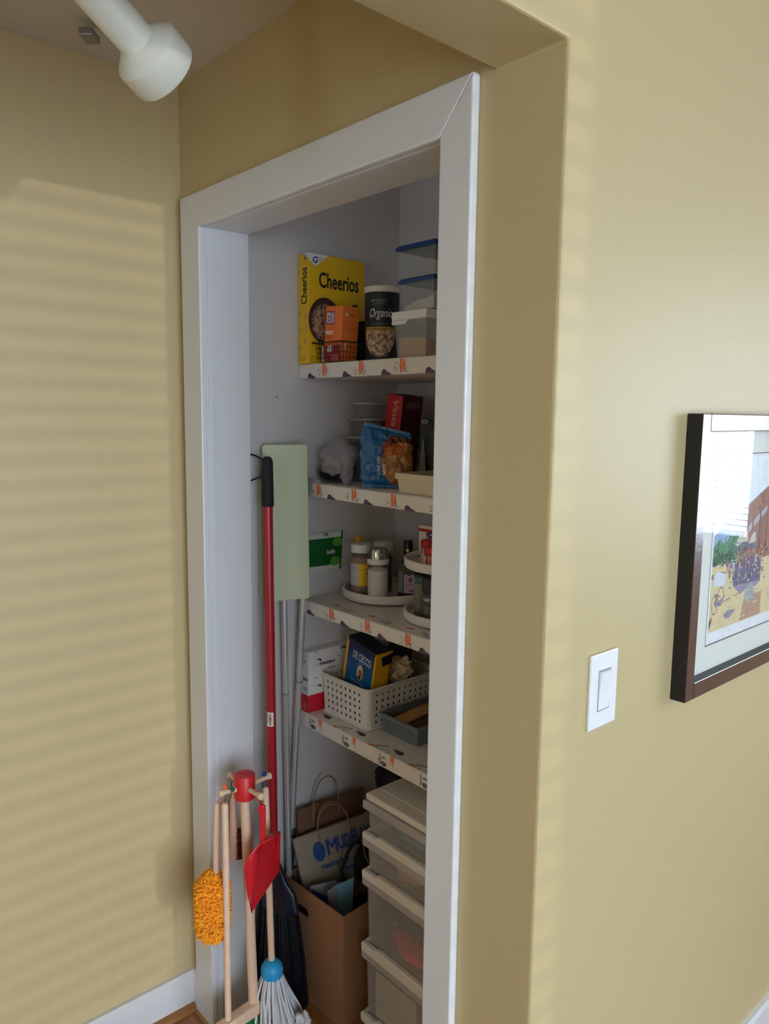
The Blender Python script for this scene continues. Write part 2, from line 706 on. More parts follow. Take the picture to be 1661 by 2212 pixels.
casing_prof('l', [(XLO, 0), (XLI + .004, 0), (XLI + .004, ZIN - .004), (XLO, ZTOP)])
casing_prof('r', [(XRI - .004, 0), (XRO, 0), (XRO, ZTOP), (XRI - .004, ZIN - .004)])
casing_prof('h', [(XLI + .004, ZIN - .004), (XRI - .004, ZIN - .004), (XRO, ZTOP), (XLO, ZTOP)])
build('jamb', MB().box(XJ0, XLI, 0, JD, 0, ZIN), TRIM, df, bevel=.0015)
build('jamb', MB().box(XRI, XJ1, 0, JD, 0, ZIN), TRIM, df, bevel=.0015)
build('jamb', MB().box(XJ0, XJ1, 0, JD, ZIN, ZIN + .02), TRIM, df, bevel=.0015)
build('stop', MB().box(XLI, XLI + .004, .004, .018, 0, ZIN), TRIM, df, bevel=.001)
build('stop', MB().box(XLI + .004, XRI - .004, .004, .018, ZIN - .004, ZIN), TRIM, df, bevel=.001)

BB = .108
struct('baseboard_left', MB().prism([(0, 0), (.0165, 0), (.0165, BB - .006), (.011, BB), (0, BB)], (-L, YN, 0), (1, 0, 0), (0, 0, 1), (0, -YN - .0, 0)), TRIM)
struct('baseboard_back', MB().prism([(0, 0), (.0165, 0), (.0165, BB - .006), (.011, BB), (0, BB)], (-L + .0165, 0, 0), (0, -1, 0), (0, 0, 1), (XLO + L - .0165, 0, 0)), TRIM)
struct('baseboard_right', MB().prism([(0, 0), (.014, 0), (.014, .183), (.009, .192), (0, .192)], (P, .004, 0), (1, 0, 0), (0, 0, 1), (0, YF - .01, 0)), TRIM)
SHOE = wood_mat('shoe_moulding', (150, 100, 55), (175, 122, 70), .4, (4, 4, 60))
struct('trim_1', MB().prism([(0, 0), (.016, 0), (.013, .012), (0, .018)], (-L + .0165, YN, 0), (1, 0, 0), (0, 0, 1), (0, -YN - .018, 0)), SHOE)

# windows (behind the viewer, their daylight and their reflection in the picture glass are what shows)
for nm, rect, ax in (('window_1', WIN_F, 'x'), ('window_2', WIN_Y, 'y'), ('window_3', WIN_N, 'n')):
    a0, a1, z0, z1 = rect
    wt = thing(nm, None, None, (0, 0, 0), kind='structure')

    def wb(a, b, zz0, zz1, d0, d1):
        if ax == 'n':
            return MB().box(a, b, YN - d1, YN - d0, zz0, zz1)
        return MB().box(XF + d0, XF + d1, a, b, zz0, zz1) if ax == 'x' else MB().box(a, b, YF + d0, YF + d1, zz0, zz1)
    m_ = (a0 + a1) / 2
    build('window_frame', wb(a0, a0 + .05, z0, z1, -.02, .05), TRIM, wt)
    build('window_frame', wb(a1 - .05, a1, z0, z1, -.02, .05), TRIM, wt)
    build('window_frame', wb(a0, a1, z0 - .03, z0 + .04, -.03, .05), TRIM, wt)
    build('window_frame', wb(a0, a1, z1 - .05, z1, -.02, .05), TRIM, wt)
    build('mullion', wb(m_ - .02, m_ + .02, z0, z1, 0, .04), TRIM, wt)
    if ax != 'n':
        lbl = 'white slatted blind hanging in the far window' if ax == 'y' else 'white wide-slatted blind hanging in the front window'
        pitch, half, tilt = (.027, .007, 0) if ax == 'y' else (.056, .022, math.radians(24))
        bl = thing('window_blind', lbl, 'blind', (m_, YF - .03, z1) if ax == 'y' else (XF - .03, m_, z1))
        z = z0 + .06
        first = None
        while z < z1 - .06:
            if first is None:
                if ax == 'y':
                    mb = MB().box(a0 + .02, a1 - .02, YF - .037 - half, YF - .037 + half, z - .0008, z + .0008)
                else:
                    mb = MB().slab((XF - .037 - half * math.cos(tilt), a0 + .02, z - half * math.sin(tilt)), (0, 1, 0), (math.cos(tilt), 0, math.sin(tilt)), (0, 0, 1), a1 - a0 - .04, 2 * half, .0016)
                first = build('slat', mb, WHITE, bl)
                zb = z
            else:
                c = first.copy()
                COL.objects.link(c)
                c.parent = bl
                c.location = (0, 0, z - zb)
            z += pitch
        if ax == 'y':
            build('head_rail', MB().box(a0 + .02, a1 - .02, YF - .055, YF - .021, z1 - .05, z1 - .01), WHITE, bl)
        else:
            build('head_rail', MB().box(XF - .065, XF - .021, a0 + .02, a1 - .02, z1 - .05, z1 - .01), WHITE, bl)

# ------------------------------------------------------------------ pantry shelves with printed liner
SH = [(1.742, .038, 'top shelf of the pantry, white vegetable-print liner, cereal box standing on it'),
      (1.429, .036, 'second pantry shelf from the top, white vegetable-print liner, blue chip bag on it'),
      (1.104, .036, 'third pantry shelf from the top, vegetable-print liner, holding the turntables of jars'),
      (0.781, .040, 'lowest pantry shelf, vegetable-print liner, holding the white perforated basket')]
CARROT = mat('print_orange', (233, 122, 78), .5)
CARROT2 = mat('print_pale_orange', (240, 178, 140), .5)
EGG = mat('print_purple', (88, 66, 92), .5)
EGGD = mat('print_dark_purple', (62, 48, 70), .5)
LEAF = mat('print_grey_green', (110, 120, 112), .5)
LEAFD = mat('print_dark_green', (74, 80, 78), .5)


def smooth_poly(pts):
    return pts


for si, (zt, th, lb) in enumerate(SH):
    sh = thing('pantry_shelf', lb, 'shelf', (-.56, .478, zt - th), 'lined pantry shelves')
    build('board', MB().box(XW + .001, XI - .013, .300, YB - .001, zt - th, zt), PAPER, sh, bevel=.003)
    # front edge print, u along +x in metres from x=-1.02, v 0..1 over the edge height
    pr = Print(lambda u, v, e, zt=zt, th=th: V((-1.02 + u, .300 - e, zt - th + th * v)))
    per = .147
    if si < 3:
        c0 = {0: .108 - .147, 1: .084, 2: .141 - .147}[si]
        k = 0
        while c0 + per * k < .70:
            c = c0 + per * k
            if c > .01:
                e0 = pr.e
                pr.poly([(c - .006, .97), (c + .002, .97), (c + .004, .5), (c + .003, .16), (c, .08), (c - .004, .12), (c - .006, .4)], CARROT)
                pr.e = e0
                pr.poly([(c + .006, .97), (c + .010, .97), (c + .014, .62), (c + .012, .4), (c + .005, .25), (c + .0052, .6)], CARROT)
                pr.e = e0
                pr.poly([(c + .0045, .93), (c + .006, .9), (c + .0052, .5), (c + .0035, .3)], CARROT2)
                for q in range(18):
                    pr.e = e0
                    uu, vv = c + .012 + random.gauss(0, .004), .22 + random.gauss(0, .12)
                    if vv > .02:
                        pr.poly([(uu, vv), (uu + .003, vv + .02), (uu + .0032, vv + .06), (uu + .0004, vv + .05)], LEAF)
                for q in range(16):
                    pr.e = e0
                    uu, vv = c - .020 + random.gauss(0, .005), .32 + random.gauss(0, .17)
                    if .02 < vv < .9:
                        pr.poly([(uu, vv), (uu + .002, vv), (uu + .0024, vv + .045), (uu + .0004, vv + .05)], LEAFD)
            c = c0 + per * (k + .62) if si == 0 else c0 + per * (k + .37)
            if .01 < c < .7:
                pr.e = e0 = .0003
                pr.poly([(c - .012, .0), (c + .022, .0), (c + .020, .10), (c + .008, .2), (c + .001, .34), (c - .006, .37), (c - .011, .28), (c - .0135, .12)], EGG)
                pr.e = e0
            k += 1
    else:
        c0 = -.055
        for k in range(6):
            c = c0 + per * k
            pr.e = .0003
            if c > .01:
                pr.poly([(c - .004, 1), (c + .012, 1), (c + .008, .55), (c + .006, .2), (c + .004, .5), (c + .002, .75), (c - .0005, .4), (c - .0035, .8)], CARROT)
            q = c + .056 - .147 * 0
            for j in range(9):
                pr.e = .0003
                uu, vv = q + .046 + random.gauss(0, .004), .5 + random.gauss(0, .16)
                pr.poly([(uu, vv), (uu + .002, vv), (uu + .0024, vv + .06), (uu + .0004, vv + .07)], LEAF)
            pr.e = .0003
            g = c - .022 - .01
            if g > .01:
                pr.poly([(g - .012, .86), (g - .010, .88), (g - .008, .62), (g - .0085, .3), (g - .012, .12), (g - .013, .14), (g - .011, .4), (g - .0105, .62)], LEAFD)
                pr.e = .0003
                pr.ell(g + .004, .28, .011, .15, LEAFD, 16, rot=0)
                pr.ell(g + .003, .30, .006, .07, LEAF, 12)
                pr.e = .0003
                pr.poly([(g - .004, .62), (g + .010, .62), (g + .010, .72), (g - .001, .75)], LEAF)
    pr.done('edge_print', sh)['kind'] = 'stuff'
    # top print
    pt = Print(lambda u, v, e, zt=zt: V((-1.02 + u, .300 + v, zt + e)))
    if si == 2:
        for k in range(5):
            c = .127 + .1425 * k
            pt.e = .0003
            pt.ell(c, .033, .012, .0065, CARROT, 14)
            for j in range(14):
                pt.e = .0003
                uu, vv = c + .055 + random.gauss(0, .010), .024 + random.gauss(0, .009)
                if vv > .003:
                    pt.poly([(uu, vv), (uu + .008, vv + .001), (uu + .008, vv + .003), (uu, vv + .002)], LEAFD)
    elif si == 3:
        for k in range(5):
            c = .088 + .1465 * k
            pt.e = .0003
            pt.poly([(c - .002 + .021 * math.cos(a_), .027 + .0045 * (1 - math.cos(a_)) * .6 + .0115 * math.sin(a_) * ((1 + math.cos(a_)) / 2 + .02) ** .6) for a_ in [math.pi * 2 * q_ / 22 for q_ in range(22)]], EGG)
            pt.ell(c + .007, .027, .008, .005, EGGD, 12)
            q = c + .061
            pt.e = .0003
            pt.poly([(q - .004, .001), (q + .010, .001), (q + .014, .008), (q + .026, .016), (q + .022, .018), (q + .010, .012), (q + .001, .008)], CARROT)
            pt.e = .0003
            pt.poly([(q + .018, .018), (q + .05, .03), (q + .046, .034), (q + .02, .022)], LEAF)
            for j in range(16):
                pt.e = .0003
                uu, vv = q + .028 + random.gauss(0, .014), .012 + random.gauss(0, .006)
                if vv > .003:
                    pt.poly([(uu, vv), (uu + .003, vv + .0005), (uu + .003, vv + .003), (uu, vv + .002)], LEAFD)
    if pt.mb.v:
        pt.done('top_print', sh)['kind'] = 'stuff'

# ------------------------------------------------------------------ framed picture on the right wall
FY0, FY1, FZ0, FZ1, FT = .3835, 1.16, 1.104, 1.621, .029
FRAME = mat('mahogany_frame', (74, 36, 42), .28, bump=.25, bscale=90, var=.35, vscale=30, spec=.8)
FRAME.node_tree.nodes['Principled BSDF'].inputs['Coat Weight'].default_value = 1
FRAME.node_tree.nodes['Principled BSDF'].inputs['Coat Roughness'].default_value = .14
FRAMEB = mat('frame_side_black', (18, 13, 14), .5)
MATB = mat('picture_mount', (222, 224, 216), .7)
pic = thing('framed_picture', 'framed street scene with white mount and dark mahogany frame hanging on the right wall', 'picture',
            (P, (FY0 + FY1) / 2, FZ0))
RW, RH = .031, .031
for nm, (a, b, c, d) in (('l', (FY0, FY0 + RW, FZ0, FZ1)), ('r', (FY1 - RW, FY1, FZ0, FZ1)),
                         ('t', (FY0 + RW, FY1 - RW, FZ1 - RH, FZ1)), ('b', (FY0 + RW, FY1 - RW, FZ0, FZ0 + RH))):
    mb = MB().box(P + .001, P + FT, a, b, c, d)
    mb.mi = [0, 1, 0, 0, 0, 0]
    build('frame_rail', mb, [FRAMEB, FRAME], pic, bevel=.0015)
build('mount', MB().box(P + .004, P + .010, FY0 + .028, FY1 - .028, FZ0 + .028, FZ1 - .028), MATB, pic)
# artwork: u 0..1 to the right, v 0..1 up
AY0, AY1, AZ0, AZ1 = .490, 1.055, 1.186, 1.545
pr = Print(plane((P + .010, AY0, AZ0), (0, 1, 0), (0, 0, 1), AY1 - AY0, AZ1 - AZ0))
pr.e, pr.step = .00005, .000003


def art(n, c):
    return mat('art_' + n, c, .7, var=.16, vscale=70)


pr.rect(-.004, 1.004, -.008, 1.006, art('bevel', (90, 84, 80)))
pr.rect(0, 1, 0, 1, art('paper', (226, 228, 232)))
pr.rect(.012, .99, .062, .985, art('sky', (226, 236, 246)))
pr.poly([(.012, .58), (.10, .64), (.17, .655), (.26, .70), (.26, .50), (.012, .50)], art('hill', (140, 168, 206)))
pr.poly([(.012, .52), (.05, .56), (.09, .53), (.14, .565), (.2, .56), (.25, .6), (.25, .44), (.012, .40)], art('green', (70, 128, 92)))
pr.poly([(.012, .46), (.06, .49), (.11, .47), (.16, .5), (.16, .42), (.012, .40)], art('deepgreen', (44, 92, 66)))
pr.rect(.012, .99, .062, .42, art('sand', (214, 196, 152)))
pr.poly([(.22, .70), (.50, .86), (.99, .9), (.99, .40), (.2, .40)], art('timber', (150, 104, 88)))
pr.poly([(.25, .66), (.27, .68), (.27, .44), (.24, .44)], art('post', (110, 62, 56)))
pr.poly([(.27, .56), (.46, .70), (.46, .73), (.27, .6)], art('beam', (176, 172, 178)))
for q in range(5):
    a = .30 + .06 * q
    pr.rect(a, a + .012, .44, .66 + .03 * q, art('plank', (120, 84, 76)))
for a, b in ((.17, .50), (.215, .515), (.28, .50)):
    pr.poly([(a, b), (a + .035, b + .06), (a + .055, b + .055), (a + .06, b)], art('awning', (196, 190, 176)))
    pr.poly([(a, b), (a + .06, b), (a + .058, b - .03), (a + .004, b - .025)], art('awning_shade', (84, 88, 116)))
for q in range(26):
    a, b = .02 + .3 * random.random(), .36 + .09 * random.random()
    pr.ell(a, b, .006 + .012 * random.random(), .006 + .012 * random.random(),
           art(*random.choice([('rock', (150, 128, 122)), ('leafy', (72, 110, 84)), ('plum', (96, 82, 118)), ('rose', (190, 140, 136))])), 8)
pr.poly([(.03, .37), (.06, .385), (.12, .36), (.12, .30), (.03, .31)], art('cloth', (206, 214, 226)))
pr.poly([(.16, .40), (.30, .42), (.40, .40), (.40, .26), (.18, .28)], art('shade', (92, 90, 124)))
pr.poly([(.18, .28), (.40, .27), (.36, .235), (.30, .25), (.24, .22)], art('shadow', (138, 134, 160)))
for q in range(7):
    a = .13 + .045 * q
    pr.ell(a, .385 + .02 * random.random(), .008, .036, art(*random.choice([('figure', (112, 84, 96)), ('figure_pink', (188, 140, 130)), ('figure_pale', (190, 196, 206))])), 10)
pr.poly([(.05, .215), (.10, .235), (.125, .25), (.09, .20), (.05, .19)], art('shadow', (138, 134, 160)))
for cu, cv in ((.046, .205), (.088, .245)):
    pr.ring(cu, cv, .022, .052, .1, art('bicycle', (60, 64, 84)))
for a, b in (((.046, .205), (.07, .25)), ((.07, .25), (.088, .245)), ((.056, .26), (.07, .25)), ((.046, .205), (.056, .262)), ((.04, .264), (.06, .262))):
    d = V((b[0] - a[0], b[1] - a[1])).orthogonal().normalized() * .0022
    pr.poly([(a[0] - d.x, a[1] - d.y), (b[0] - d.x, b[1] - d.y), (b[0] + d.x, b[1] + d.y), (a[0] + d.x, a[1] + d.y)], art('bicycle', (60, 64, 84)))
pr.poly([(.10, .205), (.27, .235), (.27, .242), (.10, .212)], art('redline', (176, 122, 108)))
pr.poly([(.118, .135), (.150, .152), (.215, .145), (.175, .115), (.16, .105), (.13, .112)], art('shadow', (138, 134, 160)))
pr.poly([(.014, .12), (.03, .15), (.03, .115), (.016, .08)], art('dark', (48, 50, 62)))
pr.poly([(.25, .065), (.27, .17), (.30, .2), (.42, .2), (.42, .065)], art('wicker', (178, 140, 116)))
pr.poly([(.27, .17), (.29, .26), (.34, .27), (.36, .17)], art('plant', (150, 160, 168)))
BR = random.Random(5)
pr.step = .000002
for q in range(420):
    k = BR.random()
    if k < .30:         # foliage and rocks on the left
        a, b, cs = BR.uniform(.016, .24), BR.uniform(.40, .56), [('lf1', (58, 112, 78)), ('lf2', (96, 150, 110)), ('lf3', (128, 160, 150)), ('lf4', (44, 84, 74))]
        if b > .50 - .2 * abs(a - .14) and a > .2:
            b -= .06
    elif k < .62:       # crowd and stalls
        a, b, cs = BR.uniform(.14, .44), BR.uniform(.27, .47), [('cr1', (92, 84, 112)), ('cr2', (168, 124, 112)), ('cr3', (206, 198, 190)), ('cr4', (64, 62, 86)), ('cr5', (196, 152, 118))]
    elif k < .80:       # timber house front
        a, b, cs = BR.uniform(.29, .98), BR.uniform(.45, .78), [('tb1', (128, 84, 72)), ('tb2', (168, 120, 100)), ('tb3', (110, 76, 70))]
    else:               # pale washes on the ground
        a, b, cs = BR.uniform(.03, .95), BR.uniform(.08, .25), [('gr1', (224, 208, 166)), ('gr2', (204, 186, 142)), ('gr3', (190, 178, 160))]
    nm_, c_ = BR.choice(cs)
    w_, h_ = BR.uniform(.004, .013), BR.uniform(.004, .016)
    if k >= .80:
        w_, h_ = BR.uniform(.02, .05), BR.uniform(.003, .006)
    pr.poly([(a, b), (a + w_, b + h_ * .2), (a + w_ * 1.1, b + h_), (a + w_ * .2, b + h_ * 1.1)], art(nm_, c_))
pr.done('artwork', pic)
build('glass_pane', MB().add([(P + .013, FY0 + .026, FZ0 + .026), (P + .013, FY1 - .026, FZ0 + .026), (P + .013, FY1 - .026, FZ1 - .026), (P + .013, FY0 + .026, FZ1 - .026)], [(0, 1, 2, 3)]), glass_mat(), pic)

# ------------------------------------------------------------------ light switch
sw = thing('light_switch', 'white rocker light switch on the right wall left of the framed picture', 'light switch', (P, .154, 1.1165))
SY0, SY1, SZ0, SZ1 = .1155, .1925, 1.1165, 1.2405
SWM = mat('switch_white', (240, 240, 242), .3)
build('wall_plate', MB().prism([(SY0, SZ0), (SY1, SZ0), (SY1, SZ1), (SY0, SZ1)], (P + .0055, 0, 0), (0, 1, 0), (0, 0, 1), (-.0055, 0, 0)), SWM, sw, bevel=.002)
cy, cz = (SY0 + SY1) / 2, (SZ0 + SZ1) / 2
build('rocker_frame', MB().box(P + .005, P + .0062, cy - .0168, cy + .0168, cz - .034, cz + .034), mat('switch_gap', (150, 150, 155), .5), sw)
mb = MB()
R = .0155
mb.hexa([V((P + .004, cy - R, cz - .032)), V((P + .004, cy + R, cz - .032)), V((P + .0065, cy + R, cz - .032)), V((P + .0065, cy - R, cz - .032)),
         V((P + .004, cy - R, cz)), V((P + .004, cy + R, cz)), V((P + .0075, cy + R, cz)), V((P + .0075, cy - R, cz))])
mb.hexa([V((P + .004, cy - R, cz)), V((P + .004, cy + R, cz)), V((P + .0075, cy + R, cz)), V((P + .0075, cy - R, cz)),
         V((P + .004, cy - R, cz + .032)), V((P + .004, cy + R, cz + .032)), V((P + .0115, cy + R, cz + .032)), V((P + .0115, cy - R, cz + .032))])
build('rocker', mb, SWM, sw)

# ------------------------------------------------------------------ track lamp under the alcove ceiling
LAMPM = mat('lamp_enamel', (222, 222, 210), .42)
lt = thing('spot_lamp', 'cream enamel cylinder track spotlight under the ceiling, aimed down and away', 'lamp', (-.53, -.46, ZC))
A0 = V((-0.4174, -0.3579, 2.0978))
ax = V((-0.2683, 0.8663, -0.4214)).normalized()
RM = .0515
prof = [(.026, -.24), (.0265, -.23), (.0268, -.060), (.0275, -.0585), (.0300, -.0575), (RM - .003, -.0435), (RM - .0005, -.041), (RM, -.038), (RM, -.007), (RM - .0015, -.002), (RM - .004, .0), (RM - .006, -.001), (RM - .008, -.006), (RM - .010, -.035), (.02, -.05)]
build('lamp_shade', MB().lathe(prof, A0, 40, ax), LAMPM, lt, smooth=28)
bk = A0 - ax * .205
build('yoke', MB().tube([bk, bk + V((-.006, -.012, .03)), V((bk.x - .01, bk.y - .02, ZC - .03))], .008, 10), LAMPM, lt, smooth=40)
build('track', MB().box(bk.x - .03, bk.x + .01, bk.y - .5, bk.y + .06, ZC - .03, ZC - .0005), LAMPM, lt, bevel=.002)
build('bulb', MB().lathe([(.012, -.05), (.028, -.03), (.031, -.012), (.02, -.008)], A0, 20, ax), mat('frosted_bulb', (230, 228, 220), .3), lt, smooth=40)
br = thing('ceiling_bracket', 'small grey metal bracket with a screw on the alcove ceiling behind the spotlight', 'bracket', (-.943, -.263, ZC))
cq = V((-.946, -.262, ZC - .003))
e1, e2 = V((.66, .75, 0)), V((-.75, .66, 0))
build('bracket_plate', MB().slab(cq - e1 * .014 - e2 * .022 - V((0, 0, .012)), e1, e2, e1.cross(e2) * 1, .028, .044, .0145), GREYSTEEL, br, bevel=.002)
build('screw', MB().lathe([(.006, 0), (.006, .004), (.002, .005)], cq - V((0, 0, .012)) - e2 * .006, 12, (0, 0, -1)), STEEL, br, smooth=40)
# ------------------------------------------------------------------ top shelf
INK = mat('ink_black', (22, 20, 18), .5)
INKW = mat('ink_white', (232, 230, 226), .5)
INKB = mat('ink_blue', (28, 48, 120), .5)
Z1, Z2, Z3, Z4 = (q[0] for q in SH)

YEL = mat('carton_yellow', (232, 186, 24), .38, var=.03)
ce = thing('cereal_box', 'tall yellow cereal box against the left wall on the top shelf', 'box', (-.99, .385, Z1))
cb = Carton(ce, (-.966, .293, Z1 + .0005), (0, 1, 0), (0, 0, 1), .186, .280, .049, YEL)
CERDARK = mat('cereal_bowl_brown', (66, 40, 40), .5)
CERO = speckle_mat('cereal_rings', (70, 46, 42), (168, 132, 108), 150, .6, .42, .6)
TAN = mat('print_tan', (206, 150, 92), .5)
pr = cb.front()
pr.poly([(0, 1), (.345, 1), (.107, .885), (0, .935)], INKW)
pr.text('G', .06, .155, .915, .975, INKB, .03, .2)
pr.text('General', .165, .255, .957, .972, INKB)
pr.text('Mills', .165, .225, .935, .952, INKB)
pr.text('Cheerios', .17, .885, .700, .845, INK, .022)
pr.ell(.275, .40, .285, .215, CERDARK, 40)
pr.ell(.285, .385, .245, .175, CERO, 36)
for q in range(26):
    a, r = random.random() * 6.28, random.random() ** .5
    pr.e = .0005 + .00003 * q
    pr.ring(.285 + math.cos(a) * r * .2, .385 + math.sin(a) * r * .14, .034, .024, .5, TAN if q % 2 else mat('print_pale_tan', (190, 160, 136), .5), 12)
pr.e = .0016
pr.poly([(.62, .52), (.68, .545), (.80, .585), (.86, .59), (.86, .565), (.80, .535), (.70, .515)], CERDARK)
for k in range(3):
    pr.text(('WHOLE GRAIN', 'OATS CAN HELP', 'LOWER')[k], .02, .02 + (.16, .2, .1)[k], .06 - .022 * k, .072 - .022 * k, CERDARK)
pr.done('front_print', ce)
pr = cb.left()
pr.poly([(.45, 1), (1, 1), (1, .945), (.62, .985)], INKW)
pr.text('G', .55, .8, .945, .985, INKB, .03, .2)
pr.text('Cheerios', .28, .82, .545, .875, INK, .022, 0, 90)
for a, b in ((.2, .46), (.75, .43), (.22, .31), (.78, .32), (.68, .21), (.2, .15)):
    pr.ring(a, b, .15, .026, .45, TAN, 16)
for k in range(3):
    pr.text(('MADE WITH', 'WHOLE GRAIN OATS', 'NET'), .1, .9, .065 - k * .015, .073 - k * .015, CERDARK) if False else pr.text(('TOASTED WHOLE', 'GRAIN OAT CEREAL', 'OATS')[k], .1 + .1 * (k == 2), .8 - .2 * (k == 2), .062 - k * .015, .070 - k * .015, CERDARK)
pr.done('side_print', ce)
pr = cb.top()
pr.rect(.02, .98, .02, .98, mat('flap_dark', (60, 48, 26), .6))
pr.done('top_flap', ce)

# small black wire basket with packets and the orange box standing in it
BX0, BX1, BY0, BY1, BZ0, BZ1 = -.958, -.856, .308, .392, Z1 + .002, Z1 + .052
wbk = thing('wire_basket', 'small black wire basket at the front of the top shelf holding an orange box', 'basket', ((BX0 + BX1) / 2, .35, Z1))
mb = MB()


def wires(p00, p10, p01, p11, nu, nv, r):
    p00, p10, p01, p11 = V(p00), V(p10), V(p01), V(p11)
    for i in range(nu + 1):
        t = i / nu
        mb.tube([p00.lerp(p10, t), p01.lerp(p11, t)], r, 5)
    for j in range(nv + 1):
        t = j / nv
        mb.tube([p00.lerp(p01, t), p10.lerp(p11, t)], r, 5)


f = .006
c00, c10, c11, c01 = (BX0 + f, BY0 + f), (BX1 - f, BY0 + f), (BX1 - f, BY1 - f), (BX0 + f, BY1 - f)
t00, t10, t11, t01 = (BX0, BY0), (BX1, BY0), (BX1, BY1), (BX0, BY1)
for a, b, c, d, n in ((c00, c10, t00, t10, 9), (c10, c11, t10, t11, 7), (c11, c01, t11, t01, 9), (c01, c00, t01, t00, 7)):
    wires((*a, BZ0), (*b, BZ0), (*c, BZ1), (*d, BZ1), n, 4, .0007)
build('wire_mesh', mb, BLACK, wbk)
mb = MB().tube([(*t00, BZ1), (*t10, BZ1), (*t11, BZ1), (*t01, BZ1), (*t00, BZ1)], .0018, 6)
mb.tube([(BX0, BY0 + .01, BZ1), (BX0 - .004, BY0 - .004, BZ1 + .002), (BX0 - .002, BY0 - .008, BZ1)], .0025, 6)
build('rim', mb, BLACK, wbk)
ORANGE = mat('carton_orange', (246, 128, 56), .45)
ob = thing('snack_box', 'small orange box tilted in the black wire basket before the cereal box', 'box', (-.915, .35, Z1 + .004))
tl = math.radians(5)
oU, oV = V((math.cos(tl), 0, -math.sin(tl))), V((math.sin(tl), 0, math.cos(tl)))
oc = Carton(ob, V((-.9512, .328, Z1 + .012)), oU, oV, .071, .136, .054, ORANGE)
pr = oc.front()
LILAC = mat('print_lilac', (226, 210, 226), .5)
PLUM = mat('print_plum', (120, 44, 70), .5)
pr.rect(.06, .58, .66, .90, PLUM)
pr.rect(.09, .30, .68, .88, LILAC)
pr.rect(.33, .55, .68, .88, mat('print_lilac_grey', (196, 168, 196), .5))
pr.ell(.2, .80, .04, .03, PLUM, 10)
pr.ell(.2, .73, .04, .03, PLUM, 10)
pr.rect(.06, .50, .47, .545, mat('print_cream', (240, 206, 178), .5))
pr.rect(.06, .5, .40, .415, mat('print_brown_orange', (196, 96, 44), .5))
pr.rect(.06, .5, .435, .45, MATS['print_brown_orange'])
pr.done('front_print', ob)
pr = oc.right()
pr.ell(.25, .85, .1, .035, MATS['print_cream'], 12)
pr.rect(.4, .75, .83, .86, MATS['print_brown_orange'])
pr.rect(.16, .34, .22, .33, MATS['print_cream'])
for k in range(4):
    pr.rect(.2, .9, .55 + .05 * k, .56 + .05 * k, MATS['print_brown_orange'])
pr.done('side_print', ob)['kind'] = 'stuff'
RPK = mat('red_foil', (178, 42, 58), .35)
pk = thing('foil_packet', 'crumpled red and white packet at the front inside the black wire basket', 'packet', (-.905, .320, Z1 + .004))
build('packet_bag', pillow((-.947, .3195, Z1 + .005), (1, 0, 0), (0, .01, 1), .072, .040, .0035, .1, .002, 3, 14, 12,
                           lambda u, v, s: 1 if (u > .38 and v > .55 and u < .62) or (u < .12) else (2 if u > .6 and v < .4 else 0)),
      [RPK, INKW, mat('salmon_foil', (222, 104, 92), .4)], pk, smooth=50)
bp = thing('black_pouch', 'matte black pouch standing between the orange box and the oats canister', 'pouch', (-.905, .42, Z1))
build('pouch_body', pillow((-.945, .425, Z1 + .001), V((1, .14, 0)), (.04, .02, 1), .085, .108, .014, .06, .004, 5), MATTEBLACK, bp, smooth=60)
mb = MB()
for q in range(14):
    c = V((-.93 + .03 * random.random(), .4, Z1 + .01 + .06 * random.random()))
    mb.box(c.x, c.x + .0015, .4045, .406, c.z, c.z + .003)
build('pouch_seal', MB().slab((-.942, .4255, Z1 + .108), (1, .14, 0), (.04, .02, 1), (0, -1, 0), .085, .008, .001), BLACK, bp)

# oats canister
oc_ = thing('oats_canister', 'black round oats canister with a cream lid, right of the cereal box', 'canister', (-.830, .425, Z1))
cx, cy, cr = -.830, .425, .0445
build('tube', MB().lathe([(cr, .001), (cr, .178)], (cx, cy, Z1), 40), mat('oats_black', (20, 24, 30), .45), oc_, smooth=40)
build('lid', MB().lathe([(cr + .0005, .176), (cr + .0025, .177), (cr + .0025, .190), (cr + .0005, .1915), (cr - .004, .1915), (cr - .006, .189)], (cx, cy, Z1), 40), OFFWHITE, oc_, smooth=40)
aim = math.degrees(math.atan2(-.893 - cy, .674 - cx))
pr = Print(can_map((cx, cy, 0), cr, Z1, .178, aim - 8 - 62, aim - 8 + 62))
GREYT = mat('print_grey', (150, 152, 156), .5)
OATS = speckle_mat('oat_flakes', (128, 92, 66), (226, 196, 160), 110, .7, .38, .62)
pr.text('BETTER OATS', .28, .68, .845, .885, GREYT, .01)
for i in range(10):
    u = .29 + .038 * i
    pr.e = .0005
    pr.rect(u, u + .038, .812 + .012 * math.sin(math.pi * (i + .5) / 10), .817 + .012 * math.sin(math.pi * (i + .5) / 10), GREYT)
pr.text('Organic', .22, .84, .60, .76, INKW, .0, .35)
pr.text('100% WHOLE GRAIN', .3, .75, .535, .55, GREYT)
GOLD = mat('print_gold', (196, 152, 62), .45)
pr.rect(.06, .95, .445, .505, GOLD, 16)
pr.text('OLD FASHIONED OATS', .10, .93, .46, .49, INK, .02)
vs = []
PINKB = mat('bowl_mauve', (120, 84, 88), .5)
for rr, m in ((1.06, PINKB), (1, OATS)):
    pr.e += .0003
    e0 = pr.e
    for i in range(14):
        a0, a1 = math.radians(180 + 180 * i / 14), math.radians(180 + 180 * (i + 1) / 14)
        ua, ub = .5 + .43 * rr * math.cos(a0), .5 + .43 * rr * math.cos(a1)
        va, vb = .42 + .32 * rr * math.sin(a0), .42 + .32 * rr * math.sin(a1)
        pr.e = e0
        pr.poly([(ua, va), (ub + .004, vb), (ub + .004, .445), (ua, .445)], m)
        e0 += .000004
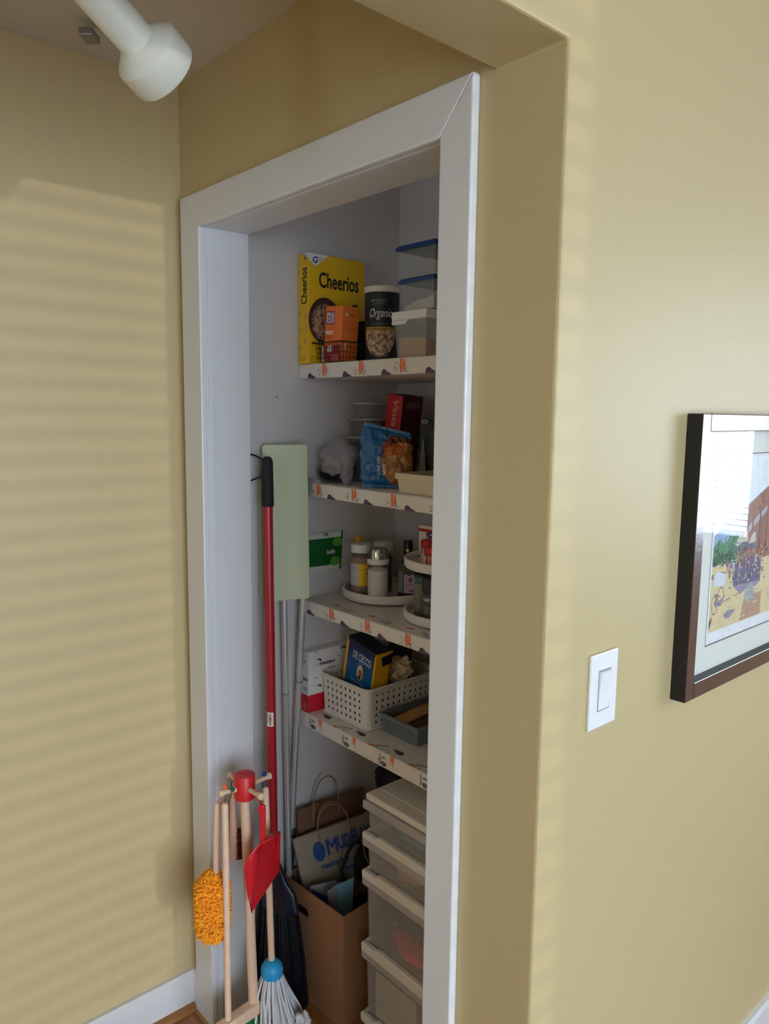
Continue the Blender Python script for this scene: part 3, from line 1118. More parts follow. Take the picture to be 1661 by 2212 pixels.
pr.text('18 OZ', .62, .74, .09, .12, GREYT)
pr.done('label', oc_)

# stack of storage boxes
CLEAR = clear_mat('clear_plastic', (196, 200, 204), .20, .12)
CLEARC = clear_mat('cloudy_plastic', (190, 190, 188), .30, .2)
BLUELID = clear_mat('blue_lid_plastic', (24, 66, 132), .92, .3)


def storage_box(name, label, x0, x1, y0, y1, z0, z1, lidm, lid_h, over, fill, fillm, taper, notch=False, group=None):
    t = thing(name, label, 'container', ((x0 + x1) / 2, (y0 + y1) / 2, z0))
    mb = open_tray(x0, x1, y0, y1, z0 + .001, z1, .0014, taper)
    build('tub', mb, CLEAR, t, bevel=.004)
    a, b, c, d = x0 - over, x1 + over, y0 - over, y1 + over
    if notch:
        mb = MB()
        n = 5
        pts = [(a, 0), (a + .016, 0), (a + .022, -.004), (a + .028, 0)]
        mb.box(a, b, c, d, z1 - lid_h + .010, z1 + .004)
        # deeper skirt at the corners
        mb.prism([(a, z1 - lid_h), (a + .046, z1 - lid_h), (a + .056, z1 - lid_h + .0102), (a, z1 - lid_h + .0102)], (0, c, 0), (1, 0, 0), (0, 0, 1), (0, .006, 0))
        mb.prism([(c, z1 - lid_h), (c + .03, z1 - lid_h), (c + .038, z1 - lid_h + .0102), (c, z1 - lid_h + .0102)], (a, 0, 0), (0, 1, 0), (0, 0, 1), (.006, 0, 0))
        build('lid', mb, lidm, t, bevel=.004, bseg=3)
    else:
        mb = MB().box(a, b, c, d, z1 - .004, z1 + .003).box(a + .004, b - .004, c + .004, d - .004, z1 + .0028, z1 + .007)
        mb.prism([(c + .02, 0), (c + .04, 0), (c + .036, .010), (c + .024, .010)], (a + .001, 0, z1 - .001), (0, 1, 0), (-1, 0, 0), (0, 0, .003))
        build('lid', mb, lidm, t, bevel=.0025)
    if fillm:
        mb = MB()
        n = 10
        vs, fs = [], []
        ix0, ix1, iy0, iy1 = x0 + .003 + taper, x1 - .003 - taper, y0 + .003 + taper, y1 - .003 - taper
        for j in range(n + 1):
            for i in range(n + 1):
                u, v = i / n, j / n
                hz = fill(u, v)
                vs.append((ix0 + (ix1 - ix0) * u, iy0 + (iy1 - iy0) * v, z0 + .004 + hz))
        for j in range(n):
            for i in range(n):
                k = j * (n + 1) + i
                fs.append((k, k + 1, k + n + 2, k + n + 1))
        base = len(vs)
        edge = [i for i in range(n + 1)] + [(j + 1) * (n + 1) - 1 for j in range(1, n + 1)] + [n * (n + 1) + i for i in range(n - 1, -1, -1)] + [j * (n + 1) for j in range(n - 1, 0, -1)]
        vs += [(vs[k][0], vs[k][1], z0 + .0035) for k in edge]
        m = len(edge)
        for k in range(m):
            k2 = (k + 1) % m
            fs.append((edge[k2], edge[k], base + k, base + k2))
        fs.append(tuple(base + k for k in range(m))[::-1])
        mb.add(vs, fs)
        build('contents', mb, fillm, t, smooth=50)
    return t


storage_box('storage_box', 'clear box of tan flour with white snap lid, bottom of the top-shelf stack',
            -.674, -.5655, .324, .46, Z1, 1.845, WHITE, .026, .004, lambda u, v: .046 - .01 * abs(u - .4), mat('tan_flour', (206, 160, 106), .85, var=.06, vscale=60), .007, True)
storage_box('storage_box', 'clear box of white flour with a blue lid, in the middle of the stack',
            -.671, -.5615, .342, .46, 1.8495, 1.918, BLUELID, .012, .005,
            lambda u, v: .010 + .020 * max(0, u - .1) + .012 * max(0, math.sin(u * 5 + v * 4)) * u, mat('white_flour', (226, 214, 204), .9), .005)
storage_box('storage_box', 'empty clear box with a dark blue lid, topmost of the stack on the top shelf',
            -.668, -.5605, .342, .46, 1.9255, 1.992, BLUELID, .012, .011, None, None, .004)

# ------------------------------------------------------------------ second shelf
BAGW = clear_mat('grey_film', (188, 186, 192), .32, .22)
g = thing('plastic_bag', 'crumpled translucent grey plastic bag at the left end of the second shelf', 'bag', (-.94, .35, Z2))
mb = MB().blob((-.920, .360, Z2 + .078), (.058, .042, .034), .30, 12, 2, 4)
mb.blob((-.868, .340, Z2 + .042), (.016, .018, .040), .25, 14, 9, 3)
mb.blob((-.905, .318, Z2 + .050), (.040, .010, .026), .35, 14, 15, 3)
mb.blob((-.955, .292, Z2 + .008), (.040, .0045, .0075), .25, 14, 5, 3)
mb.blob((-.978, .2935, Z2 - .008), (.024, .0045, .022), .25, 14, 11, 3)
build('bag_film', mb, BAGW, g, smooth=70)
g = thing('black_bag', 'black bag with dark contents, half under the grey plastic bag on the second shelf', 'bag', (-.955, .36, Z2))
build('bag_body', MB().blob((-.955, .362, Z2 + .026), (.050, .036, .024), .15, 16, 4, 4, squash=Z2 + .0005) if False else MB().blob((-.953, .362, Z2 + .027), (.050, .034, .021), .12, 16, 4, 4), mat('black_film', (20, 20, 30), .3), g, smooth=70)

DELI = clear_mat('deli_plastic', (150, 146, 146), .20, .15)
GROUP_D = 'clear deli tubs stacked on the second shelf'
for k, (zz0, zz1, r, cx_, fm, lb) in enumerate((
        (Z2 + .0005, 1.553, .058, -.952, mat('dark_beans', (28, 24, 28), .6), 'widest clear tub of dark contents, bottom of the deli stack behind the blue bag'),
        (1.5565, 1.602, .052, -.940, speckle_mat('brown_mix', (70, 52, 40), (120, 92, 70), 90), 'clear tub of brown mix in the middle of the deli stack'),
        (1.6055, 1.645, .044, -.936, None, 'empty clear tub on top of the deli stack under the top shelf'))):
    t = thing('deli_tub', lb, 'tub', (cx_, .475, zz0), GROUP_D)
    h = zz1 - zz0
    build('tub', MB().lathe([(r - .006, 0), (r, h - .006), (r - .0015, h - .006), (r - .007, .002)], (cx_, .475, zz0), 28, cap1=True), DELI, t, smooth=40)
    build('lid', MB().lathe([(r + .001, h - .007), (r + .004, h - .006), (r + .004, h - .001), (r - .002, h), (r - .006, h - .003)], (cx_, .475, zz0), 28), clear_mat('deli_lid', (190, 186, 184), .5, .15), t, smooth=40)
    if fm:
        build('contents', MB().lathe([(r - .009, .004), (r - .005, h * .8), (r - .02, h * .84)], (cx_, .475, zz0), 24), fm, t, smooth=40)

# blue bag of chips
CB = thing('chip_bag', 'glossy blue chip bag with a picture of golden chips, standing on the second shelf', 'bag', (-.738, .367, Z2))
BLUEF = mat('blue_foil', (28, 100, 158), .22, spec=.7)
CHIPF = speckle_mat('chip_photo', (150, 92, 48), (206, 160, 104), 26, .4)
REDF = mat('red_brown_foil', (150, 58, 44), .3)
BROWNF = mat('dark_brown_foil', (84, 46, 36), .35)


def chipm(u, v, s):
    if s < 0:
        return 0
    du, dv = (u - .86) / .42, (v - .40) / .40
    if du * du + dv * dv < 1:
        return 3 if (v > .50 + .3 * (u - .5) and u < .86) else 1
    du, dv = (u - .80) / .36, (v - .66) / .24
    if du * du + dv * dv < 1:
        return 2 if u < .6 else (3 if v < .74 else 4)
    return 0


CU, CV = V((.74, .67, 0)).normalized(), V((-.05, .05, 1)).normalized()
mb = pillow((-.790, .322, Z2 + .001), CU, CV, .132, .165, .030, .06, .007, 4, 104, 116, chipm, .12, .5, .5, .16)
build('foil_bag', mb, [BLUEF, CHIPF, REDF, mat('orange_chip', (190, 106, 52), .4), BROWNF], CB, smooth=60)
cN = CU.cross(CV)
pr = Print(plane(V((-.790, .322, Z2 + .001)) + cN * .0345, CU, CV, .132, .165))
pr.text('SEA SALT', .36, .42, .20, .47, INKW, .0, 0, -90)
pr.text('CHIPS', .46, .52, .20, .36, INKW, .02, 0, -90)
pr.done('bag_lettering', CB)

vb = thing('cracker_box', 'narrow red cracker box leaning at the back of the second shelf', 'box', (-.84, .51, Z2))
RED = mat('carton_red', (196, 32, 44), .42)
tl = math.radians(7)
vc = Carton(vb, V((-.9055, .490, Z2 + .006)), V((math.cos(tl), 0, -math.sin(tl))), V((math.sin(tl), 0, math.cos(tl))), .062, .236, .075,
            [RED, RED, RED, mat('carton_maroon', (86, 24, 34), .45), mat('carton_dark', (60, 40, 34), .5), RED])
pr = vc.front()
pr.text('Vinta', .42, .76, .64, .94, mat('print_gold_pale', (226, 172, 120), .45), .01, .2, -90)
pr.rect(.18, .82, .605, .609, MATS['print_gold_pale'])
pr.ell(.42, .53, .09, .024, MATS['cereal_bowl_brown'], 14)
pr.done('front_print', vb)
pr = vc.right()
pr.ell(.35, .55, .32, .08, mat('print_dull_brown', (112, 76, 68), .5), 18)
pr.rect(.2, .85, .86, .93, MATS['print_dull_brown'])
pr.done('side_print', vb)['kind'] = 'stuff'

OLIVE = mat('olive_pouch', (46, 50, 38), .5)
gp = thing('coffee_pouch', 'dark olive pouch with pale stripes standing behind the cream tray', 'pouch', (-.66, .465, Z2))
build('pouch_body', pillow((-.725, .458, Z2 + .001), (1, .1, 0), (.02, .03, 1), .135, .178, .022, .05, .005, 8), OLIVE, gp, smooth=60)
mb = MB()
for q in range(5):
    a = -.640 + .012 * q
    mb.tube([(a, .436, Z2 + .115), (a + .010, .434, Z2 + .085), (a + .016, .434, Z2 + .055)], .0012, 5)
build('pale_stripes', mb, mat('stripe_grey', (130, 128, 118), .5), gp)
mb = MB().prism([(-.698, Z2 + .03), (-.668, Z2 + .03), (-.678, Z2 + .125), (-.682, Z2 + .125)], (0, .4335, 0), (1, 0, 0), (0, 0, 1), (0, .0016, 0))
build('pale_panel', mb, mat('panel_grey', (112, 108, 96), .5), gp)
mb = MB().tube([V((-.682, .440, Z2 + .167)) + V((math.cos(a) * .010, 0, math.sin(a) * .0035)) for a in [math.pi * 2 * k / 16 for k in range(17)]], .0015, 6)
build('pouch_ring', mb, mat('ring_grey', (170, 168, 164), .4), gp)
bb_ = thing('brown_carton', 'dull brown carton at the back of the second shelf behind the olive pouch', 'box', (-.63, .57, Z2))
bc = Carton(bb_, (-.735, .535, Z2 + .0005), (1, 0, 0), (0, 0, 1), .24, .205, .09, mat('carton_brown', (92, 72, 58), .6))
pr = bc.front()
pr.rect(.02, .98, .90, .93, mat('carton_brown_dark', (60, 44, 38), .6))
pr.done('front_print', bb_)
CREAM = mat('cream_plastic', (214, 198, 172), .5)
ct = thing('cream_tray', 'low cream open tray at the front of the second shelf beside the chip bag', 'tray', (-.53, .385, Z2))
build('tray_body', open_tray(-.645, -.405, .316, .44, Z2 + .0005, Z2 + .048, .003, .004, .014), CREAM, ct, bevel=.001)
nb = thing('black_pouch', 'shiny black pouch standing up inside the cream tray', 'pouch', (-.54, .38, Z2 + .004))
build('pouch_body', pillow((-.585, .375, Z2 + .0045), (1, .15, 0), (.08, .02, 1), .11, .140, .018, .05, .005, 12), mat('black_foil', (16, 18, 28), .25), nb, smooth=60)

# ------------------------------------------------------------------ third shelf
pm = thing('pad_pack', 'green and white wipes pack hanging on the left wall beside the pale green mop head', 'pack', (XW, .37, 1.17))
GREENP = mat('pack_green', (14, 92, 40), .35)
mb = pillow((-1.0125, .315, 1.173), (.04, 1, 0), (0, .06, 1), .120, .110, .006, .08, .0015, 2, 20, 20,
            lambda u, v, s: 1 if (v < .13 or v > .87) and u < .93 else 0)
build('pack_body', mb, [GREENP, mat('pack_white', (206, 214, 200), .4)], pm, smooth=50)
pr = Print(plane(V((-1.0125 + .0085, .315, 1.173)), (.04, 1, 0), (0, .06, 1), .120, .110))
LIME = mat('pack_lime', (86, 150, 60), .4)
pr.ell(.80, .74, .15, .12, LIME, 20)
pr.ell(.76, .25, .15, .12, LIME, 20)
pr.text('Swiffer', .50, .76, .44, .56, INKW, .02, .3)
pr.done('pack_print', pm)
build('hanging_tack', MB().lathe([(.004, -.012), (.004, .012)], (-1.006, .375, 1.279), 10, (1, 0, 0)), STEEL, pm)

TURN = mat('turntable_white', (224, 216, 212), .42)


def turntable(parent, c, r, z, name='tray'):
    build(name, MB().lathe([(r - .012, 0), (r - .003, .0005), (r, .006), (r, .021), (r - .002, .0235), (r - .006, .0235), (r - .008, .021), (r - .010, .0065), (r - .02, .006)], (c[0], c[1], z), 56), TURN, parent, smooth=35)


T1 = (-.885, .505)
tt = thing('turntable', 'white single-tier turntable at the left of the third shelf with jars on it', 'turntable', (*T1, Z3))
turntable(tt, T1, .127, Z3 + .006)
build('base', MB().lathe([(.06, .0005), (.06, .008)], (*T1, Z3), 32), TURN, tt, smooth=40)
ZT = Z3 + .0125


def jar(name, label, cat, c, z, r, h, neck, bodym, lidm, lid_h, lid_r, fillm=None, fill=.8, group=None, shoulder=.16, n=28):
    t = thing(name, label, cat, (c[0], c[1], z), group)
    hb = h - lid_h
    prof = [(r * .94, .0005), (r, .004), (r, hb * (1 - shoulder)), (neck, hb - .002), (neck, hb + .002)]
    build('glass_body', MB().lathe(prof, (c[0], c[1], z), n), bodym, t, smooth=40)
    if fillm:
        build('contents', MB().lathe([(r * .9, .003), (r * .95, .006), (r * .95, hb * fill * .95), (r * .6, hb * fill)], (c[0], c[1], z), n), fillm, t, smooth=40)
    build('lid', MB().lathe([(lid_r, hb), (lid_r, h - .0025), (lid_r - .0025, h), (lid_r * .6, h)], (c[0], c[1], z), n), lidm, t, smooth=40)
    return t


def aimdeg(c):
    return math.degrees(math.atan2(-.893 - c[1], .674 - c[0]))


JGLASS = clear_mat('jar_glass', (170, 172, 172), .16, .08)
c = (-.914, .432)
t = jar('yeast_jar', 'jar of brown grains with a white lid and yellow label, front left on the turntable', 'jar', c, ZT, .0285, .143, .025, JGLASS,
        WHITE, .023, .0285, speckle_mat('brown_grains', (140, 104, 88), (184, 146, 124), 260, .8), .92)
a = aimdeg(c)
LABY = mat('label_yellow', (236, 190, 30), .45)
LABG = mat('label_grey', (196, 198, 202), .5)
INKG = mat('ink_grey', (96, 98, 104), .5)
pr = Print(can_map((c[0], c[1], 0), .0288, ZT, .143, a - 90, a + 90))
pr.rect(.02, .42, .21, .63, LABG, 8)
pr.rect(.42, .99, .20, .63, LABY, 10)
for k in range(4):
    pr.rect(.06, .40, .585 - .022 * k, .593 - .022 * k, INKG, 4)
for vv in (.5, .38):
    pr.rect(.06, .40, vv, vv + .004, INKG, 4)
pr.text('Active Dry', .58, .82, .51, .53, INK, .02)
pr.text('YEAST', .64, .84, .41, .46, INK, .03)
pr.text('net wt 4 oz', .58, .80, .335, .35, INK, .01)
pr.rect(.68, .82, .235, .30, INKW, 3)
for k in range(5):
    pr.e = .0016
    pr.rect(.69 + .025 * k, .705 + .025 * k, .24, .295, INK)
pr.ell(.80, .575, .05, .035, mat('label_peach', (226, 140, 80), .5), 14)
pr.done('label', t)
jar('white_lid_jar', 'jar with a dull white lid standing behind the sugar shaker', 'jar', (-.902, .502), ZT, .028, .143, .025, JGLASS, OFFWHITE, .023, .0285,
    mat('dark_grains', (70, 58, 54), .8), .9)
t = jar('syrup_bottle', 'small bottle with a yellow cap behind the yeast jar', 'bottle', (-.982, .478), ZT, .020, .150, .010, JGLASS, mat('cap_yellow', (232, 160, 24), .4), .026, .0115,
        mat('amber_syrup', (120, 72, 30), .3), .8, shoulder=.3)
# sugar shaker
c = (-.838, .428)
t = thing('sugar_shaker', 'glass shaker of white sugar with a chrome top, front centre on the turntable', 'shaker', (*c, ZT))
build('glass_body', MB().lathe([(.026, .0005), (.028, .004), (.028, .098), (.027, .101)], (*c, ZT), 32), JGLASS, t, smooth=40)
build('sugar', MB().lathe([(.0255, .003), (.0272, .006), (.0272, .082), (.012, .0895)], (*c, ZT), 32), mat('sugar_white', (236, 228, 226), .9), t, smooth=50)
build('collar', MB().lathe([(.0295, .0995), (.0295, .1125), (.028, .114)], (*c, ZT), 32), WHITE, t, smooth=40)
build('chrome_top', MB().lathe([(.0275, .113), (.0275, .136), (.025, .141), (.014, .143)], (*c, ZT), 32), mat('chrome', (190, 190, 194), .12, 1), t, smooth=40)
# square oil bottle with purple label
c = (-.795, .498)
t = thing('oil_bottle', 'tall dark bottle with a black cap and lilac label right of the sugar shaker', 'bottle', (*c, ZT))
OILG = clear_mat('dark_glass', (40, 44, 42), .72, .1)
U_, N_ = V((.75, .66, 0)).normalized(), V((.66, -.75, 0)).normalized()
mb = MB()
hw = .0245
C0 = V((*c, ZT))
sq = lambda k, z: [C0 + V((0, 0, z)) + (U_ * a + N_ * b) * k for a, b in ((-hw, -hw), (hw, -hw), (hw, hw), (-hw, hw))]
lv = [sq(.96, .0005), sq(1, .004), sq(1, .088), sq(.78, .104), sq(.38, .112), sq(.36, .126)]
mb.add([p for l in lv for p in l], [(0, 3, 2, 1)] + [(i * 4 + k, i * 4 + (k + 1) % 4, i * 4 + 4 + (k + 1) % 4, i * 4 + 4 + k) for i in range(5) for k in range(4)] + [(20, 21, 22, 23)])
build('glass_body', mb, OILG, t, bevel=.003)
build('cap', MB().lathe([(.0125, .122), (.0125, .158), (.011, .160)], C0, 24), BLACK, t, smooth=40)
build('gold_mark', MB().slab(C0 + N_ * .0128 - U_ * .004 + V((0, 0, .132)), U_, (0, 0, 1), N_, .007, .006, .0006), mat('gold_foil', (200, 150, 80), .3, .6), t)
pr = Print(plane(C0 + N_ * hw - U_ * hw + V((0, 0, .005)), U_, (0, 0, 1), 2 * hw, .083))
LILACL = mat('label_lilac', (176, 140, 176), .5)
pr.rect(.34, .98, .18, .86, LILACL)
pr.rect(.34, .98, .80, .99, BLACK)
pr.rect(.5, .7, .76, .82, BLACK)
for a, b in ((.6, .62), (.68, .66), (.74, .6), (.68, .57), (.76, .67)):
    pr.e = .0008
    pr.ell(a, b, .05, .035, mat('grape_purple', (48, 34, 62), .5), 10)
pr.rect(.48, .62, .58, .62, mat('grape_brown', (124, 84, 64), .5))
pr.rect(.45, .85, .46, .475, INK)
pr.rect(.62, .9, .24, .32, mat('label_mauve', (120, 88, 128), .5))
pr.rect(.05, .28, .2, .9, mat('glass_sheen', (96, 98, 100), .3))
pr.done('label', t)

T2 = (-.600, .480)
t2 = thing('two_tier_turntable', 'white two-tier turntable with spice jars at the right of the third shelf', 'turntable', (*T2, Z3))
turntable(t2, T2, .131, Z3 + .004, 'lower_tray')
turntable(t2, T2, .131, Z3 + .135, 'upper_tray')
build('post', MB().lathe([(.02, .012), (.014, .03), (.014, .12), (.03, .137)], (*T2, Z3), 20), TURN, t2, smooth=40)
build('base', MB().lathe([(.06, .0005), (.06, .006)], (*T2, Z3), 32), TURN, t2, smooth=40)
ZL, ZU = Z3 + .0105, Z3 + .1415
HERB = speckle_mat('dried_herbs', (84, 76, 60), (142, 130, 110), 300, .9)
c = (-.652, .412)
t = jar('herb_jar', 'glass jar of dried herbs with a green-rimmed flip lid on the lower turntable tier', 'jar', c, ZL, .0195, .102, .016, JGLASS,
        mat('lid_green', (46, 92, 74), .4), .012, .0185, HERB, .95)
build('flip_top', MB().lathe([(.019, .102), (.0195, .106), (.012, .111)], (c[0] - .004, c[1], ZL), 20), BLACK, t, smooth=40)
c = (-.604, .396)
t = jar('spice_jar', 'dark labelled spice jar with a large black cap on the lower turntable tier', 'jar', c, ZL, .0205, .108, .018, JGLASS, mat('cap_blueblack', (20, 26, 34), .4), .036, .0215, HERB, .9)
a = aimdeg(c)
pr = Print(can_map((c[0], c[1], 0), .0208, ZL, .07, a - 85, a + 85))
pr.rect(.05, .98, .18, .98, mat('label_charcoal', (66, 70, 74), .5), 10)
pr.text('OREGANO', .18, .86, .72, .84, INKW, .01)
pr.text('ORIGAN', .2, .8, .46, .54, GREYT, .01)
for k in range(6):
    pr.rect(.22, .82, .24 + .033 * k, .25 + .033 * k, GREYT, 5)
pr.done('label', t)
for k, (c, lb) in enumerate((((-.650, .436), 'red-lidded jar of candied mix, farther left on the upper turntable tier'),
                             ((-.607, .404), 'red-lidded jar of orange sweets, nearer one on the upper turntable tier'))):
    t = jar('sprinkle_jar', lb, 'jar', c, ZU, .0235, .058 - .006 * k, .021, JGLASS, mat('lid_red', (188, 22, 44), .35), .018, .024,
            speckle_mat('red_sweets', (150, 44, 34), (214, 120, 84), 130, .5), .95, 'red lidded jars on the upper turntable')
    a = aimdeg(c)
    pr = Print(can_map((c[0], c[1], 0), .0238, ZU, .04, a - 80, a + 80))
    if k == 0:
        pr.rect(.18, .80, .05, .95, mat('label_cream', (232, 206, 172), .5), 8)
        pr.rect(.02, .2, .02, .6, MATS['label_cream'], 3)
        pr.ell(.14, .5, .08, .09, LIME, 10)
        pr.rect(.6, .76, .75, .82, MATS['print_plum'])
    else:
        pr.rect(.72, .98, .25, .7, MATS['label_cream'], 4)
        pr.rect(.02, .2, .05, .7, MATS['label_cream'], 4)
        pr.ell(.45, .45, .16, .3, CARROT, 12)
    pr.done('label', t)
pb = thing('mix_box', 'white and red food box with a blue oval badge on the upper turntable tier', 'box', (-.665, .475, ZU))
pc = Carton(pb, (-.722, .466, ZU + .003), (1, -.04, 0), (0, 0, 1), .115, .083, .03, mat('carton_white', (220, 214, 212), .45))
pr = pc.front()
pr.rect(0, 1, .80, .90, mat('band_red', (188, 40, 56), .45))
pr.poly([(.55, .80), (1, .80), (1, .45), (.8, .6)], mat('band_pink', (214, 130, 140), .45))
pr.ell(.42, .72, .19, .13, mat('badge_ring', (206, 90, 100), .45), 20)
pr.ell(.42, .74, .14, .10, INKB, 20)
pr.text('Mix', .36, .48, .71, .77, INKW, .01, .2)
pr.text('PANCAKE', .18, .78, .44, .56, MATS['carton_brown_dark'], .02)
pr.done('front_print', pb)
# ------------------------------------------------------------------ lowest shelf
fb = thing('foil_roll_box', 'white and red printed box marked FRESH standing at the left end of the lowest shelf', 'box', (-.998, .39, Z4))
CW = mat('carton_bright_white', (232, 230, 230), .45)
fc = Carton(fb, (-.9858, .304, Z4 + .0005), (0, 1, 0), (0, 0, 1), .185, .174, .033, CW)
CRED = mat('carton_crimson', (206, 28, 50), .42)
pr = fc.front()
pr.rect(0, 1, 0, .285, CRED)
pr.rect(.38, .62, .13, .20, mat('carton_rose', (226, 88, 104), .45))


def cow(pr, a, b, k=1.0):
    pr.poly([(a, b), (a + .05 * k, b + .012), (a + .07 * k, b), (a + .075 * k, b - .045), (a + .055 * k, b - .03), (a + .03 * k, b - .012)], INK)
    pr.poly([(a - .03 * k, b + .002), (a, b + .006), (a, b - .008), (a - .03 * k, b - .004)], INK)


for a, b in ((.17, .85), (.17, .42), (.75, .95)):
    cow(pr, a, b)
for a, b in ((.12, .985), (.55, .84), (.12, .56), (.95, .9)):
    pr.poly([(a, b), (a + .06, b - .008), (a + .03, b - .018)], INK)
pr.text('SO', .12, .21, .745, .785, mat('ink_pale', (190, 190, 190), .5), .02)
pr.text('FRESH', .22, .50, .745, .79, INK, .035)
pr.text('FRESH', .62, .9, .935, .975, INK, .035)
pr.text('COLD', .36, .5, .655, .69, INKG, .02)
pr.text('COLD', .70, .85, .86, .895, INKG, .02)
pr.poly([(.50, .63), (.52, .64), (.55, .58), (.53, .59)], INK)
pr.done('front_print', fb)
pr = fc.left()
pr.rect(0, 1, 0, .285, CRED)
pr.text('ESH', .25, .95, .52, .57, INK, .035)
pr.text('COLD', .3, .9, .36, .41, INKG, .02)
cow(pr, .35, .84, 3)
for k in range(3):
    pr.rect(.2, .7, .25 - .035 * k, .258 - .035 * k, MATS['carton_rose'])
pr.rect(.3, .8, .04, .15, MATS['carton_rose'])
pr.done('side_print', fb)

# perforated white basket
pbk = thing('perforated_basket', 'white basket with square holes on the lowest shelf, holding the blue pasta box', 'basket', (-.88, .475, Z4))
bx0, bx1, by0, by1 = -.976, -.781, .347, .610
bz0, bz1 = Z4 + .004, Z4 + .113
PBM = mat('basket_white', (226, 222, 214), .42)
mb = MB()
r = .016
sl = .004
up = (0, -sl, 1.0 * (bz1 - bz0))
mb2 = MB()
perforated(mb2, (bx0 + r, by0, bz0), (1, 0, 0), (0, -sl, bz1 - bz0), bx1 - bx0 - 2 * r, .109, 8, 5, .36, .42, .004, .008)
perforated(mb2, (bx1, by0 + r, bz0), (0, 1, 0), (sl, 0, bz1 - bz0), by1 - by0 - 2 * r, .109, 11, 5, .36, .42, .004, .008)
perforated(mb2, (bx1 - r, by1, bz0), (-1, 0, 0), (0, sl, bz1 - bz0), bx1 - bx0 - 2 * r, .109, 8, 5, .36, .42, .004, .008)
perforated(mb2, (bx0, by1 - r, bz0), (0, -1, 0), (-sl, 0, bz1 - bz0), by1 - by0 - 2 * r, .109, 11, 5, .36, .42, .004, .008)
for ccx, ccy, a0 in ((bx0 + r, by0 + r, 180), (bx1 - r, by0 + r, 270), (bx1 - r, by1 - r, 0), (bx0 + r, by1 - r, 90)):
    vs = []
    for k in range(7):
        an = math.radians(a0 + 15 * k)
        for rr, z in ((r, bz0), (r + sl, bz1)):
            vs.append((ccx + math.cos(an) * rr, ccy + math.sin(an) * rr, z))
    mb2.add(vs, [(2 * k, 2 * k + 2, 2 * k + 3, 2 * k + 1) for k in range(6)])
build('basket_wall', mb2, PBM, pbk, solid=.002)


def rr_path(x0, x1, y0, y1, r, z, n=6):
    pts = []
    for ccx, ccy, a0 in ((x0 + r, y0 + r, 180), (x1 - r, y0 + r, 270), (x1 - r, y1 - r, 0), (x0 + r, y1 - r, 90)):
        for k in range(n + 1):
            an = math.radians(a0 + 90 * k / n)
            pts.append((ccx + math.cos(an) * r, ccy + math.sin(an) * r, z))
    return pts + [pts[0]]


build('rim', MB().tube(rr_path(bx0 - sl - .001, bx1 + sl + .001, by0 - sl - .001, by1 + sl + .001, r + sl, bz1), .0035, 8), PBM, pbk, smooth=60)
build('foot_flange', MB().tube(rr_path(bx0 - .001, bx1 + .001, by0 - .001, by1 + .001, r, bz0 - .0005), .0032, 8), PBM, pbk, smooth=60)
pth = rr_path(bx0, bx1, by0, by1, r, bz0)[:-1]
build('basket_floor', MB().prism([(p[0], p[1]) for p in pth], (0, 0, bz0 - .002), (1, 0, 0), (0, 1, 0), (0, 0, .002)), PBM, pbk)

# pasta box leaning in the basket
DCY = mat('pasta_yellow', (238, 182, 26), .42)
DCN = mat('pasta_navy', (18, 26, 58), .42)


def grad_blue():
    m = mat('pasta_blue', (24, 100, 170), .38)
    nt = m.node_tree
    tc = nt.nodes.new('ShaderNodeTexCoord')
    sp = nt.nodes.new('ShaderNodeSeparateXYZ')
    cr_ = nt.nodes.new('ShaderNodeValToRGB')
    cr_.color_ramp.elements[0].position = .35
    cr_.color_ramp.elements[0].color = lin((28, 116, 190))
    cr_.color_ramp.elements[1].position = .88
    cr_.color_ramp.elements[1].color = lin((16, 30, 92))
    nt.links.new(tc.outputs['Generated'], sp.inputs[0])
    nt.links.new(sp.outputs['Z'], cr_.inputs[0])
    nt.links.new(cr_.outputs[0], nt.nodes['Principled BSDF'].inputs['Base Color'])
    return m


dc = thing('pasta_box', 'blue and yellow pasta box leaning sideways in the white perforated basket', 'box', (-.86, .40, bz0))
dU = V((.978, 0, -.2085))
dV = V((.2085, -.03, .978)).normalized()
TL = V((-.903, .378, 1.011))
hbox = .188
pcx = Carton(dc, TL - dV * hbox, dU, dV, .125, hbox, .058, [grad_blue(), DCN, DCY, DCY, DCN, DCN])
pr = pcx.front()
pr.rect(0, .075, 0, 1, DCY)
pr.rect(.955, 1, 0, 1, DCY)
pr.rect(.04, .965, .94, 1.0, DCN)
pr.text('DE CECCO', .26, .86, .735, .855, INKW, .015)
pr.rect(.46, .62, .700, .712, mat('print_skyblue', (120, 160, 210), .5))
pr.ell(.545, .565, .105, .125, mat('badge_gold', (226, 190, 90), .45), 24)
pr.ell(.545, .59, .075, .085, mat('badge_pale', (206, 216, 226), .5), 20)
pr.ell(.56, .56, .06, .06, mat('badge_rust', (176, 88, 44), .5), 14)
pr.rect(.49, .59, .46, .51, mat('badge_dark', (72, 50, 40), .5))
pr.text('Pappardelle', .24, .72, .375, .415, INKW, .0)
pr.text('no. 101', .76, .9, .375, .405, INKW)
pr.text('100% SEMOLINA', .3, .8, .335, .352, MATS['print_skyblue'])
pr.done('front_print', dc)
pr = pcx.right()
pr.rect(.86, 1, .1, .97, mat('pasta_orange', (170, 104, 30), .5))
pr.poly([(.3, .93), (1, .97), (1, .80), (.45, .78)], DCN)
pr.done('side_print', dc)

